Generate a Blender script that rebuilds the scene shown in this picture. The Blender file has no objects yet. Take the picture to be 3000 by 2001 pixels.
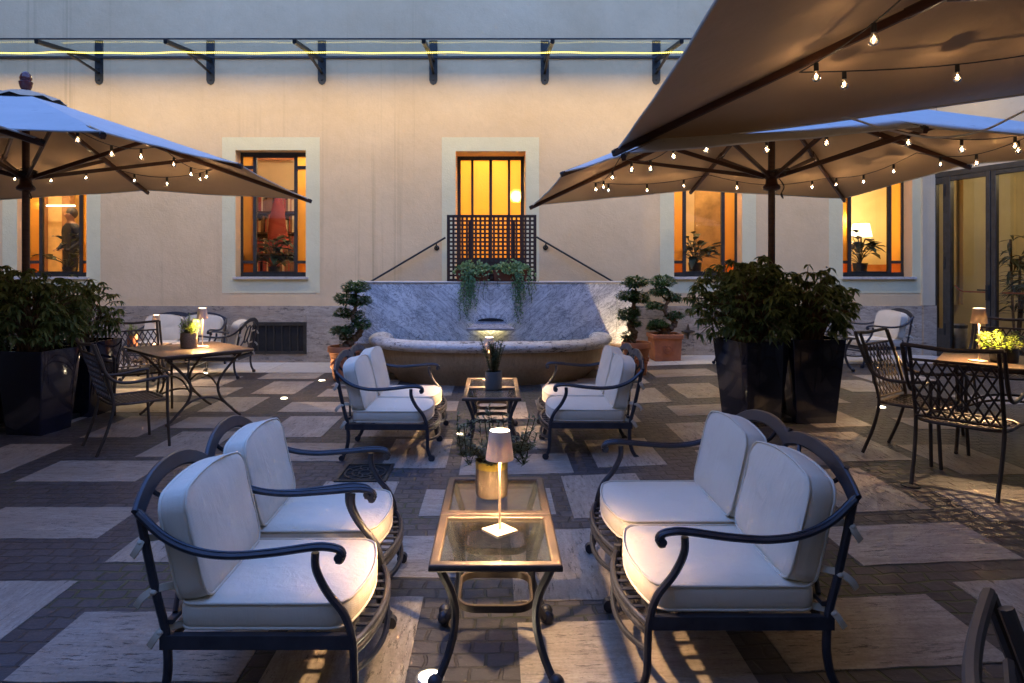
import bpy, math, random
from mathutils import Vector, Matrix, noise
R = math.radians; PI = math.pi
sc = bpy.context.scene
COL = sc.collection
rnd = random.Random(7)
EXPO = 6.55; K = 2.0**(1-EXPO)      # a dusk exposure; lamp strengths below are quoted for exposure 1
V = Vector

def gz(x):
    t = min(1, max(0, (x + .4) / 4.2)); return .125 * t * t * (3 - 2 * t)

# ---------------------------------------------------------------- mesh builder
class MB:
    def __init__(s): s.v = []; s.f = []; s.M = None
    def add(s, vs, fs):
        b = len(s.v)
        if s.M is not None: vs = [s.M @ V(p) for p in vs]
        s.v += [tuple(p) for p in vs]; s.f += [tuple(b + i for i in f) for f in fs]
    def box(s, x0, x1, y0, y1, z0, z1):
        s.add([(x0,y0,z0),(x1,y0,z0),(x1,y1,z0),(x0,y1,z0),(x0,y0,z1),(x1,y0,z1),(x1,y1,z1),(x0,y1,z1)],
              [(0,3,2,1),(4,5,6,7),(0,1,5,4),(1,2,6,5),(2,3,7,6),(3,0,4,7)])
    def quad(s, a, b, c, d): s.add([a,b,c,d], [(0,1,2,3)])
    def loft(s, rings, closed=False, cap=True):
        n = len(rings[0]); vs = [p for r in rings for p in r]; fs = []
        m = len(rings)
        for i in range(m if closed else m - 1):
            j = (i + 1) % m
            for k in range(n):
                l = (k + 1) % n
                fs.append((i*n+k, i*n+l, j*n+l, j*n+k))
        if cap and not closed:
            fs.append(tuple(range(n))[::-1]); fs.append(tuple((m-1)*n + k for k in range(n)))
        s.add(vs, fs)
    def frames(s, pts, closed, up):
        pts = [V(p) for p in pts]; n = len(pts); out = []; pn = None
        for i, p in enumerate(pts):
            a = pts[(i-1) % n] if closed or i else p
            b = pts[(i+1) % n] if closed or i < n-1 else p
            t = (b - a)
            if t.length < 1e-9: t = V((0,0,1))
            t.normalize()
            if up is not None: nn = V(up) - t * V(up).dot(t)
            elif pn is None:
                q = V((0,0,1)) if abs(t.z) < .9 else V((0,1,0)); nn = q - t * q.dot(t)
            else: nn = pn - t * pn.dot(t)
            if nn.length < 1e-6: nn = t.orthogonal()
            nn.normalize(); pn = nn
            out.append((p, nn, t.cross(nn)))
        return out
    def tube(s, pts, r, seg=8, closed=False, up=None, flat=1.0):
        fr = s.frames(pts, closed, up); rings = []
        for i, (p, n, b) in enumerate(fr):
            rr = r[i] if isinstance(r, (list, tuple)) else r
            rings.append([p + n*math.cos(2*PI*k/seg)*rr*flat + b*math.sin(2*PI*k/seg)*rr for k in range(seg)])
        s.loft(rings, closed)
    def bar(s, pts, w, h, up=(0,0,1), closed=False, ch=.2):
        # rounded rectangular section: w along binormal, h along up
        a, b2 = w/2, h/2; c = min(a, b2) * ch * 2
        sec = [(-a+c,-b2),(a-c,-b2),(a,-b2+c),(a,b2-c),(a-c,b2),(-a+c,b2),(-a,b2-c),(-a,-b2+c)]
        rings = [[p + b*x + n*y for x, y in sec] for p, n, b in s.frames(pts, closed, up)]
        s.loft(rings, closed)
    def lathe(s, prof, seg=24, c=(0,0,0), cap=False):
        rings = [[(c[0]+r*math.cos(2*PI*k/seg), c[1]+r*math.sin(2*PI*k/seg), c[2]+z) for k in range(seg)] for r, z in prof]
        s.loft(rings, cap=cap)
    def ball(s, c, r, seg=10, sz=1.0):
        n = seg // 2 + 1
        s.lathe([(max(1e-4, r*math.sin(PI*i/n)), -r*sz*math.cos(PI*i/n)) for i in range(n+1)], seg, c)
    def prism(s, poly, z0, z1):
        s.loft([[(x,y,z0) for x,y in poly], [(x,y,z1) for x,y in poly]])
    def leaf(s, base, d, up, L, W, droop=.3, fold=.15):
        d = V(d).normalized(); up = V(up); side = d.cross(up)
        if side.length < 1e-4: side = d.orthogonal()
        side.normalize(); nn = side.cross(d).normalized(); b = V(base)
        def P(t, w, z): return b + d*(L*t) + side*w + nn*(z*W) + V((0,0,-1))*(droop*L*t*t)
        s.add([P(0,0,0), P(.3,-W*.45,fold), P(.3,W*.45,fold), P(.35,0,0), P(.68,-W*.38,fold), P(.68,W*.38,fold), P(.7,0,0), P(1,0,0)],
              [(0,3,1),(0,2,3),(1,3,6,4),(3,2,5,6),(4,6,7),(6,5,7)])
    def build(s, name, mat, parent=None, sharp=40, bevel=0, loc=None):
        me = bpy.data.meshes.new(name); me.from_pydata(s.v, [], s.f); me.update()
        if mat: me.materials.append(mat)
        me.shade_smooth()
        if sharp < 180: me.set_sharp_from_angle(angle=R(sharp))
        o = bpy.data.objects.new(name, me); COL.objects.link(o)
        if parent: o.parent = parent
        if loc: o.location = loc
        if bevel:
            m = o.modifiers.new('bevel', 'BEVEL'); m.width = bevel; m.segments = 2; m.limit_method = 'ANGLE'; m.angle_limit = R(35)
        return o

def smooth(pts, n=6, closed=False):
    P = [V(p) for p in pts]; out = []; m = len(P)
    for i in range(m if closed else m-1):
        p0 = P[(i-1) % m] if closed or i else P[0]; p1 = P[i]; p2 = P[(i+1) % m]
        p3 = P[(i+2) % m] if closed or i < m-2 else P[-1]
        for k in range(n):
            t = k/n
            out.append(.5*((2*p1)+(p2-p0)*t+(2*p0-5*p1+4*p2-p3)*t*t+(3*p1-p0-3*p2+p3)*t**3))
    if not closed: out.append(P[-1])
    return out

def rrect(w, h, r, n=6, cx=0, cy=0):
    out = []
    for sx, sy, a0 in ((1,-1,-90),(1,1,0),(-1,1,90),(-1,-1,180)):
        for k in range(n+1):
            a = R(a0 + 90*k/n); out.append((cx+sx*(w/2-r)+r*math.cos(a), cy+sy*(h/2-r)+r*math.sin(a)))
    return out

def tag(o, label=None, cat=None, group=None, kind=None):
    if label: o['label'] = label
    if cat: o['category'] = cat
    if group: o['group'] = group
    if kind: o['kind'] = kind
    return o
def thing(name, label, cat, loc=(0,0,0), rz=0, group=None):
    o = bpy.data.objects.new(name, None); COL.objects.link(o); o.empty_display_size = .1
    o.location = loc; o.rotation_euler = (0,0,rz)
    return tag(o, label, cat, group)
def dup(o, label=None, loc=None, rz=None, group=None, parent=None):
    c = o.copy(); COL.objects.link(c)
    if parent: c.parent = parent
    if label: c['label'] = label
    if group: c['group'] = group
    if loc is not None: c.location = loc
    if rz is not None: c.rotation_euler = rz if isinstance(rz, tuple) else (0,0,rz)
    for ch in list(o.children): dup(ch, parent=c)
    return c
def at(x, y, z=0): return (x, y, gz(x) + z)

# ---------------------------------------------------------------- materials
class NT:
    def __init__(s, name):
        s.m = bpy.data.materials.new(name); s.m.use_nodes = True; s.t = s.m.node_tree; s.t.nodes.clear()
        s.out = s.n('ShaderNodeOutputMaterial')
    def n(s, typ, **kw):
        nd = s.t.nodes.new(typ)
        for k, v in kw.items():
            if k in nd.inputs.keys() if isinstance(k, str) else False: s.set(nd.inputs[k], v)
            else: setattr(nd, k, v)
        return nd
    def set(s, inp, v):
        if hasattr(v, 'is_output') or isinstance(v, bpy.types.NodeSocket): s.t.links.new(v, inp)
        else: inp.default_value = v
    def coord(s, kind='Object', scale=(1,1,1), rot=(0,0,0), loc=(0,0,0)):
        if kind == 'World': c = s.n('ShaderNodeNewGeometry').outputs['Position']
        else: c = s.n('ShaderNodeTexCoord').outputs[kind]
        mp = s.n('ShaderNodeMapping'); s.t.links.new(c, mp.inputs['Vector'])
        mp.inputs['Scale'].default_value = scale; mp.inputs['Rotation'].default_value = rot; mp.inputs['Location'].default_value = loc
        return mp.outputs[0]
    def noise(s, vec, scale, detail=4, rough=.55, dist=0):
        nd = s.n('ShaderNodeTexNoise'); s.t.links.new(vec, nd.inputs['Vector'])
        nd.inputs['Scale'].default_value = scale; nd.inputs['Detail'].default_value = detail
        nd.inputs['Roughness'].default_value = rough; nd.inputs['Distortion'].default_value = dist
        return nd.outputs['Fac']
    def ramp(s, fac, *stops):
        nd = s.n('ShaderNodeValToRGB'); s.t.links.new(fac, nd.inputs[0]); e = nd.color_ramp.elements
        while len(e) < len(stops): e.new(.5)
        for el, (p, c) in zip(e, stops):
            el.position = p; el.color = (c,c,c,1) if isinstance(c, (int,float)) else (*c,1)
        return nd.outputs[0]
    def mix(s, fac, a, b, mode='MIX'):
        nd = s.n('ShaderNodeMix'); nd.data_type = 'RGBA'; nd.blend_type = mode
        for i, v in ((0,fac),(6,a),(7,b)):
            if isinstance(v, bpy.types.NodeSocket): s.t.links.new(v, nd.inputs[i])
            elif i == 0: nd.inputs[0].default_value = v
            else: nd.inputs[i].default_value = (*v,1) if len(v) == 3 else v
        return nd.outputs[2]
    def math(s, op, a, b=0):
        nd = s.n('ShaderNodeMath'); nd.operation = op
        for i, v in ((0,a),(1,b)):
            if isinstance(v, bpy.types.NodeSocket): s.t.links.new(v, nd.inputs[i])
            else: nd.inputs[i].default_value = v
        return nd.outputs[0]
    def bump(s, h, strength=.3, dist=.01, normal=None):
        nd = s.n('ShaderNodeBump'); s.t.links.new(h, nd.inputs['Height'])
        nd.inputs['Strength'].default_value = strength; nd.inputs['Distance'].default_value = dist
        if normal: s.t.links.new(normal, nd.inputs['Normal'])
        return nd.outputs[0]
    def bsdf(s, color, rough=.5, metal=0, normal=None, spec=.5, **kw):
        b = s.n('ShaderNodeBsdfPrincipled')
        for k, v in (('Base Color',color),('Roughness',rough),('Metallic',metal),('Specular IOR Level',spec)):
            if isinstance(v, bpy.types.NodeSocket): s.t.links.new(v, b.inputs[k])
            else: b.inputs[k].default_value = (*v,1) if isinstance(v, tuple) else v
        if normal: s.t.links.new(normal, b.inputs['Normal'])
        for k, v in kw.items(): b.inputs[k.replace('_',' ')].default_value = v
        s.t.links.new(b.outputs[0], s.out.inputs[0]); return b
    def shader(s, typ, **kw):
        nd = s.n(typ)
        for k, v in kw.items():
            k = k.replace('_',' ')
            if isinstance(v, bpy.types.NodeSocket): s.t.links.new(v, nd.inputs[k])
            else: nd.inputs[k].default_value = (*v,1) if isinstance(v, tuple) and len(v) == 3 else v
        return nd.outputs[0]
    def mixs(s, fac, a, b):
        nd = s.n('ShaderNodeMixShader')
        if isinstance(fac, bpy.types.NodeSocket): s.t.links.new(fac, nd.inputs[0])
        else: nd.inputs[0].default_value = fac
        s.t.links.new(a, nd.inputs[1]); s.t.links.new(b, nd.inputs[2]); return nd.outputs[0]
    def finish(s, sh): s.t.links.new(sh, s.out.inputs[0]); return s.m

def plain(name, color, rough=.5, metal=0, spec=.5, var=.12, nscale=9, bump=0, bscale=60, **kw):
    t = NT(name); c = t.coord('Object')
    f = t.noise(c, nscale, 5)
    col = t.mix(t.ramp(f, (.3,0),(.7,1)), tuple(x*(1-var) for x in color), tuple(min(1,x*(1+var)) for x in color))
    nr = t.bump(t.noise(c, bscale, 4), bump, .004) if bump else None
    rr = t.ramp(t.noise(c, nscale*2.3, 3), (.3,max(0,rough-.08)),(.7,min(1,rough+.08)))
    t.bsdf(col, rr, metal, nr, spec, **kw); return t.m
def emit(name, color, strength):
    t = NT(name); return t.finish(t.shader('ShaderNodeEmission', Color=color, Strength=strength*K))

def m_plaster(name, c1, c2, streaks=True):
    t = NT(name); w = t.coord('World')
    a = t.ramp(t.noise(w, .55, 6, .6), (.33,0),(.68,1))
    col = t.mix(a, c1, c2)
    b = t.ramp(t.noise(w, 3.1, 7, .65), (.35,.0),(.75,1))
    col = t.mix(t.math('MULTIPLY', b, .28), col, tuple(x*.78 for x in c1))
    if streaks:
        s1 = t.noise(t.coord('World', (5.5,1,.06)), 1.0, 4, .7)
        s2 = t.noise(t.coord('World', (.42,1,.1), loc=(3.3,0,0)), 1.0, 2)
        st = t.math('MULTIPLY', t.ramp(s1, (.55,0),(.72,1)), t.ramp(s2, (.48,0),(.62,1)))
        col = t.mix(t.math('MULTIPLY', st, .6), col, (.25,.16,.08))
        # a few fine rising cracks and settled dirt
        cr = t.noise(t.coord('World', (1.6,1,.8), loc=(1,0,2)), 1.1, 8, .62, .6)
        crk = t.ramp(cr, (.488,0),(.5,1),(.512,0))
        col = t.mix(t.math('MULTIPLY', crk, .06), col, (.25,.18,.12))
    h = t.noise(w, 38, 5, .6)
    h2 = t.noise(w, 7, 3)
    nr = t.bump(h2, .2, .03, t.bump(h, .4, .008))
    t.bsdf(col, .88, 0, nr, .2); return t.m

def m_travertine(name, c1, c2, stretch, pits=.5, rough=.42, kind='World', lo=.56):
    t = NT(name); w = t.coord(kind, stretch)
    n1 = t.noise(w, 1.0, 6, .65); n2 = t.noise(w, 5.5, 6, .7)
    col = t.mix(t.ramp(n1, (.3,0),(.7,1)), c1, c2)
    col = t.mix(t.math('MULTIPLY', t.ramp(n2, (.42,0),(.68,1)), .7), col, tuple(x*.62 for x in c1))
    blot = t.noise(t.coord(kind), 4.2, 5, .6, .8)
    col = t.mix(t.math('MULTIPLY', t.ramp(blot, (.56,0),(.66,1)), .3), col, tuple(x*y for x, y in zip(c1, (.62,.52,.45))))
    big = t.noise(t.coord(kind), .45, 4)
    col = t.mix(t.math('MULTIPLY', t.ramp(big, (.4,0),(.65,1)), .4), col, tuple(x*y for x, y in zip(c1, (.66,.58,.5))))
    isl = t.n('ShaderNodeNewGeometry').outputs['Random Per Island']
    col = t.mix(t.ramp(isl, (0,0),(1,.45)), col, tuple(x*y for x, y in zip(c1, (.72,.66,.6))))
    grain = t.noise(t.coord(kind), 70, 3, .6)
    col = t.mix(t.math('MULTIPLY', t.ramp(grain, (.45,0),(.65,1)), .35), col, tuple(x*.5 for x in c1))
    p = t.noise(t.coord(kind, tuple(x*3 for x in stretch)), 1.9, 7, .75)
    p2 = t.noise(t.coord(kind), 2.2, 3)
    pit = t.math('MULTIPLY', t.ramp(p, (lo,0),(lo+.05,1)), t.ramp(p2, (.4,.25),(.6,1)))
    col = t.mix(t.math('MULTIPLY', pit, pits), col, (.05,.04,.035))
    hh = t.math('SUBTRACT', t.math('MULTIPLY', n2, .25), pit)
    nr = t.bump(hh, .45, .006)
    rr = t.ramp(t.noise(t.coord(kind), 3, 5), (.3,rough-.12),(.7,rough+.2))
    t.bsdf(col, rr, 0, nr, .4); return t.m

def m_cobble():
    t = NT('cobblestone'); w = t.coord('World')
    wob = t.n('ShaderNodeTexNoise'); t.t.links.new(w, wob.inputs['Vector']); wob.inputs['Scale'].default_value = 4.5; wob.inputs['Detail'].default_value = 2
    vm = t.n('ShaderNodeVectorMath'); vm.operation = 'MULTIPLY_ADD'; t.t.links.new(wob.outputs['Color'], vm.inputs[0]); vm.inputs[1].default_value = (.075,.065,0); t.t.links.new(w, vm.inputs[2])
    br = t.n('ShaderNodeTexBrick'); t.t.links.new(vm.outputs[0], br.inputs['Vector'])
    for k, v in (('Scale',1),('Mortar Size',.009),('Mortar Smooth',.45),('Brick Width',.13),('Row Height',.098),('Bias',0)): br.inputs[k].default_value = v
    br.inputs['Color1'].default_value = (.028,.029,.036,1); br.inputs['Color2'].default_value = (.064,.06,.066,1); br.inputs['Mortar'].default_value = (.024,.021,.017,1)
    br.offset = .5
    f = t.noise(w, 22, 6, .7)
    col = t.mix(t.ramp(f, (.3,0),(.75,1)), br.outputs[0], (.085,.08,.085), 'MIX')
    col = t.mix(.55, br.outputs[0], col)
    big = t.ramp(t.noise(w, .8, 4), (.35,0),(.65,1))
    col = t.mix(t.math('MULTIPLY', big, .4), col, (.08,.062,.056))
    moss = t.math('MULTIPLY', br.outputs['Fac'], t.ramp(t.noise(w, .9, 3, .5, .5), (.52,0),(.62,1)))
    col = t.mix(t.math('MULTIPLY', moss, .75), col, (.055,.075,.02))
    sp = t.ramp(t.noise(w, 95, 2), (.71,0),(.75,1))
    col = t.mix(t.math('MULTIPLY', sp, .55), col, (.3,.28,.26))
    h = t.math('ADD', t.math('MULTIPLY', br.outputs['Fac'], -1.0), t.math('MULTIPLY', t.noise(w, 14, 5), .8))
    nr = t.bump(h, .8, .011)
    t.bsdf(col, t.ramp(f, (.3,.42),(.7,.68)), 0, nr, .45); return t.m

def m_marble():
    t = NT('veined_marble')
    c = t.n('ShaderNodeTexCoord').outputs['Object']; sx = t.n('ShaderNodeSeparateXYZ'); t.t.links.new(c, sx.inputs[0])
    cb = t.n('ShaderNodeCombineXYZ'); t.t.links.new(t.math('ABSOLUTE', sx.outputs[0]), cb.inputs[0]); t.t.links.new(sx.outputs[1], cb.inputs[1]); t.t.links.new(sx.outputs[2], cb.inputs[2])
    mp = t.n('ShaderNodeMapping'); t.t.links.new(cb.outputs[0], mp.inputs[0]); mp.inputs['Rotation'].default_value = (0,R(38),0)
    mp2 = t.n('ShaderNodeMapping'); t.t.links.new(mp.outputs[0], mp2.inputs[0]); mp2.inputs['Scale'].default_value = (.7,1,3.2)
    n1 = t.noise(mp2.outputs[0], 1.25, 7, .62, .7); n2 = t.noise(mp2.outputs[0], 4.2, 8, .7, 1.1); n3 = t.noise(cb.outputs[0], 5.5, 8, .62, 1.2)
    col = t.mix(t.ramp(n1, (.32,0),(.66,1)), (.52,.53,.54), (.80,.80,.78))
    v1 = t.ramp(n1, (.47,0),(.5,1),(.53,0)); v2 = t.ramp(n2, (.475,0),(.5,1),(.525,0)); v3 = t.ramp(n3, (.485,0),(.5,1),(.515,0))
    col = t.mix(t.math('MULTIPLY', v1, .5), col, (.14,.15,.18)); col = t.mix(t.math('MULTIPLY', v2, .75), col, (.15,.16,.19)); col = t.mix(t.math('MULTIPLY', v3, .9), col, (.07,.08,.10))
    st = t.math('MULTIPLY', t.ramp(t.noise(t.coord('Object', (9,1,.5)), 1, 4), (.45,0),(.75,1)), .2)
    col = t.mix(st, col, (.34,.31,.22))
    t.bsdf(col, .42, 0, t.bump(n3, .05, .004), .45); return t.m

def m_metal(name, color, rough=.38, metal=.6, spec=.5):
    t = NT(name); c = t.coord('Object')
    f = t.noise(c, 14, 5)
    col = t.mix(t.ramp(f, (.35,0),(.7,1)), color, tuple(x*1.5+.004 for x in color))
    t.bsdf(col, t.ramp(f, (.3,rough-.08),(.7,rough+.12)), metal, t.bump(t.noise(c, 120, 3), .08, .002), spec); return t.m

def m_fabric(name, color, weave=420, bump=.25, translucent=0, dirt=.25, dscale=2.5, wrinkle=0):
    t = NT(name); c = t.coord('Object')
    wx = t.n('ShaderNodeTexWave'); t.t.links.new(c, wx.inputs[0]); wx.inputs['Scale'].default_value = weave/6; wx.bands_direction = 'X'
    wz = t.n('ShaderNodeTexWave'); t.t.links.new(c, wz.inputs[0]); wz.inputs['Scale'].default_value = weave/6; wz.bands_direction = 'DIAGONAL'
    f = t.noise(c, dscale, 6, .6)
    col = t.mix(t.math('MULTIPLY', t.ramp(f, (.4,0),(.75,1)), dirt), color, tuple(x*y for x, y in zip(color, (.66,.6,.5))))
    h = t.math('ADD', wx.outputs['Fac'], wz.outputs['Fac'])
    nr = t.bump(h, bump, .0006)
    if wrinkle:
        nr = t.bump(t.noise(t.coord('Object', (9,9,2.2)), 2.2, 4, .55, .4), wrinkle, .012, nr)
    b = t.bsdf(col, .9, 0, nr, .15)
    b.inputs['Sheen Weight'].default_value = .15
    if translucent:
        tr = t.shader('ShaderNodeBsdfTranslucent', Color=col); t.finish(t.mixs(translucent, b.outputs[0], tr))
    return t.m

def m_glass(name, tint=(.95,.97,.96), refl=1.45, bump=None, rough=0.0, rk=1.5):
    t = NT(name); nr = None
    if bump:
        c = t.coord('Object', bump[1]); nr = t.bump(t.noise(c, bump[0], 3, .5, .8), bump[2], .004)
    fr = t.n('ShaderNodeFresnel'); fr.inputs[0].default_value = refl
    if nr: t.t.links.new(nr, fr.inputs['Normal'])
    tr = t.shader('ShaderNodeBsdfTransparent', Color=tint)
    gl = t.n('ShaderNodeBsdfGlossy'); gl.inputs['Roughness'].default_value = rough; gl.inputs['Color'].default_value = (1,1,1,1)
    if nr: t.t.links.new(nr, gl.inputs['Normal'])
    return t.finish(t.mixs(t.math('MULTIPLY', fr.outputs[0], rk), tr, gl.outputs[0]))

def m_rainglass(name, tint):
    # patterned table-top glass: clear with rippled reflections and a slightly bent view through
    t = NT(name); c = t.coord('Object', (22,60,22)); h = t.noise(c, 1.0, 3, .55, 1.2)
    nr = t.bump(h, .45, .004)
    fr = t.n('ShaderNodeFresnel'); fr.inputs[0].default_value = 1.5; t.t.links.new(nr, fr.inputs['Normal'])
    tr = t.shader('ShaderNodeBsdfTransparent', Color=tint)
    df = t.n('ShaderNodeBsdfDiffuse'); df.inputs[0].default_value = (.16,.16,.14,1); t.t.links.new(nr, df.inputs['Normal'])
    body = t.mixs(t.ramp(h, (.35,.0),(.7,.12)), tr, df.outputs[0])
    gl = t.n('ShaderNodeBsdfGlossy'); gl.inputs['Roughness'].default_value = .06; t.t.links.new(nr, gl.inputs['Normal'])
    return t.finish(t.mixs(t.math('MULTIPLY', fr.outputs[0], .5), tr, gl.outputs[0]))

def m_amber(name, col, transl=.35):
    t = NT(name); c = t.coord('Object'); h = t.noise(c, 42, 3, .5, .6)
    nr = t.bump(h, .5, .012)
    rf = t.n('ShaderNodeBsdfRefraction'); rf.inputs['Color'].default_value = (*col,1); rf.inputs['Roughness'].default_value = .42; rf.inputs['IOR'].default_value = 1.15; t.t.links.new(nr, rf.inputs['Normal'])
    tl = t.shader('ShaderNodeBsdfTranslucent', Color=col)
    gl = t.n('ShaderNodeBsdfGlossy'); gl.inputs['Roughness'].default_value = .15; t.t.links.new(nr, gl.inputs['Normal'])
    body = t.mixs(transl, rf.outputs[0], tl)
    return t.finish(t.mixs(.05, body, gl.outputs[0]))

def m_leaf(name, c1, c2, rough=.42, transl=.22):
    t = NT(name); isl = t.n('ShaderNodeNewGeometry').outputs['Random Per Island']
    col = t.mix(isl, c1, c2)
    b = t.bsdf(col, rough, 0, None, .4)
    tl = t.shader('ShaderNodeBsdfTranslucent', Color=t.mix(.5, col, (c2[0]*1.3,c2[1]*1.5,c2[2]*.6)))
    return t.finish(t.mixs(transl, b.outputs[0], tl))

def m_wood(name, c1, c2, rough=.4, scale=(3,3,30)):
    t = NT(name); c = t.coord('Object', scale); n = t.noise(c, 1.2, 6, .65, 1.0)
    t.bsdf(t.mix(t.ramp(n, (.3,0),(.7,1)), c1, c2), rough, 0, t.bump(n, .15, .003), .4); return t.m

M = {}
M['wall'] = m_plaster('ochre_plaster', (.66,.475,.265), (.75,.56,.33))
M['wing'] = m_plaster('pale_plaster', (.55,.47,.33), (.62,.53,.38))
M['blocker_wall'] = m_plaster('brown_plaster', (.24,.17,.105), (.30,.22,.14))  # kept dark and warm so the added walls bounce little blue light
M['surround'] = m_plaster('cream_surround', (.66,.60,.37), (.72,.66,.42), False)
M['trav_h'] = m_travertine('travertine_across', (.31,.27,.23), (.58,.52,.46), (1.5,8,1), .95)
M['trav_v'] = m_travertine('travertine_along', (.31,.27,.23), (.58,.52,.46), (8,1.5,1), .95)
M['plinth'] = m_travertine('plinth_stone', (.44,.365,.28), (.64,.55,.44), (1.2,1.2,5), .85, .6, 'World', .535)
M['white_band'] = m_travertine('white_band_stone', (.58,.56,.53), (.68,.66,.62), (1.2,7,1), .3, .45)
M['rimstone'] = m_travertine('pitted_rim_stone', (.60,.58,.56), (.72,.70,.67), (2.2,2.2,6), .97, .6, 'World', .525)
M['basin'] = m_travertine('basin_stone', (.38,.27,.15), (.50,.37,.22), (6,6,.8), .35, .6)
M['cobble'] = m_cobble()
M['marble'] = m_marble()
M['iron'] = m_metal('dark_cast_metal', (.030,.032,.042), .36, .35)
M['bronze'] = m_metal('bronze_brown_metal', (.046,.033,.025), .45, .25)
M['frame'] = m_metal('grey_frame_metal', (.035,.032,.028), .45, .3)
M['blackmetal'] = m_metal('black_metal', (.02,.022,.022), .45, .4)
M['wood'] = m_wood('dark_mahogany', (.035,.014,.008), (.08,.032,.018), .38)
M['lattice'] = m_wood('brown_trellis_wood', (.035,.016,.010), (.055,.026,.016), .5)
M['cushion'] = m_fabric('cream_cushion_cloth', (.67,.615,.51), 500, .25, 0, .12, 2.5, .35)
M['canvas'] = m_fabric('ecru_canvas', (.54,.44,.34), 300, .2, .025, .45, 1.3, .25)
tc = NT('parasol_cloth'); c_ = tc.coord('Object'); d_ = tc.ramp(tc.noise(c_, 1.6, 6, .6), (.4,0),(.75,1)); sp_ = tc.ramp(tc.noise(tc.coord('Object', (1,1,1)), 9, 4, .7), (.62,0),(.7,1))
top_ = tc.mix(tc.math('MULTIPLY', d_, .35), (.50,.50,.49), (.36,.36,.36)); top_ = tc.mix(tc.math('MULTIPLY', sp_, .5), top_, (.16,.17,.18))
und_bulblit_ = tc.mix(tc.math('MULTIPLY', d_, .5), (.54,.40,.275), (.44,.31,.20))  # underside browned in its colour to carry the warm bulb light
col_ = tc.mix(tc.n('ShaderNodeNewGeometry').outputs['Backfacing'], top_, und_bulblit_)
wv_ = tc.n('ShaderNodeTexWave'); tc.t.links.new(c_, wv_.inputs[0]); wv_.inputs['Scale'].default_value = 60
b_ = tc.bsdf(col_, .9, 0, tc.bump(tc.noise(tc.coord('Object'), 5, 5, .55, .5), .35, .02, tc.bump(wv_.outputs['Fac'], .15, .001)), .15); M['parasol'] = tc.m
M['tie'] = m_fabric('tie_cloth', (.55,.5,.4), 400, .2)
M['planter'] = plain('blue_black_lacquer', (.006,.008,.022), .12, 0, .6, .2, 3, Coat_Weight=.4)
M['terracotta'] = plain('terracotta', (.42,.17,.085), .75, 0, .25, .22, 6, .3, 40)
M['terra_brown'] = plain('brown_trough_clay', (.17,.06,.03), .7, 0, .25, .2, 6, .2, 40)
M['soil'] = plain('potting_soil', (.035,.022,.014), .95, 0, .1, .5, 40, .9, 50)
M['leaf_dark'] = m_leaf('umbrella_tree_leaf', (.045,.075,.024), (.15,.20,.075), .36)
M['leaf_bonsai'] = m_leaf('ficus_leaf', (.025,.07,.025), (.075,.15,.05), .35, .15)
M['leaf_ivy'] = m_leaf('ivy_leaf', (.06,.13,.045), (.15,.25,.09), .45, .2)
M['leaf_herb'] = m_leaf('rosemary_leaf', (.05,.075,.035), (.11,.14,.07), .55, .15)
M['leaf_basil'] = m_leaf('bright_herb_leaf', (.16,.26,.03), (.32,.42,.06), .5, .35)
M['leaf_indoor'] = m_leaf('houseplant_leaf', (.008,.018,.010), (.025,.042,.02), .35, .12)
M['bark'] = plain('ficus_bark', (.16,.105,.065), .85, 0, .2, .35, 18, .6, 40)
M['stem'] = plain('green_stem', (.06,.06,.03), .7, 0, .2)
M['glass'] = m_glass('clear_pane')
M['canopy_glass'] = m_glass('canopy_glass', (.84,.90,.88), 1.45, None, 0, .22)
M['tableglass'] = m_rainglass('rippled_table_glass', (.80,.82,.80))
t_ = NT('bulb_glass'); fr0 = t_.n('ShaderNodeFresnel'); fr0.inputs[0].default_value = 1.45
b0 = t_.mixs(.04, t_.shader('ShaderNodeBsdfTransparent', Color=(.96,.96,.96)), t_.shader('ShaderNodeBsdfTranslucent', Color=(.9,.88,.84)))
M['bulbglass'] = t_.finish(t_.mixs(fr0.outputs[0], b0, t_.shader('ShaderNodeBsdfGlossy', Roughness=.02)))
M['amber'] = m_amber('amber_glass', (1.0,.58,.12))
M['amber_deep'] = m_amber('deep_amber_glass', (.95,.36,.05))
ls_ = NT('taupe_lamp_shade'); lb_ = ls_.bsdf((.66,.53,.42), .55, 0, None, .3); M['lampshade'] = ls_.finish(ls_.mixs(.016, lb_.outputs[0], ls_.shader('ShaderNodeBsdfTranslucent', Color=(1,.86,.7))))
M['lampstem'] = plain('pale_lamp_metal', (.55,.46,.36), .4, .0, .5, .05)
M['can'] = plain('hammered_bronze', (.11,.09,.07), .5, .1, .5, .15, 30, .8, 190)
M['can_rim'] = plain('olive_liner_rim', (.24,.20,.03), .45, 0, .4)
M['greypot'] = plain('grey_pot', (.10,.105,.105), .45, 0, .5)
M['stonepot'] = plain('speckled_stone_pot', (.24,.18,.12), .8, 0, .2, .35, 90, .4, 120)
M['blackpot'] = plain('black_plant_pot', (.02,.02,.02), .5)
M['led'] = emit('lamp_led', (1,.66,.33), 60)
M['ledglow'] = emit('lamp_diffuser', (1,.78,.5), 14)
M['filament'] = emit('filament_glow', (1,.62,.30), 520)
M['uplight'] = emit('uplight_lens', (1,.80,.52), 40)
M['steel'] = m_metal('brushed_steel', (.42,.41,.39), .35, .9)
M['socket'] = plain('black_bulb_socket', (.012,.012,.012), .5)
M['cord_white'] = plain('white_cord', (.55,.55,.55), .6)
M['finial'] = plain('varnished_finial', (.10,.022,.022), .22, 0, .6)

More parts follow.
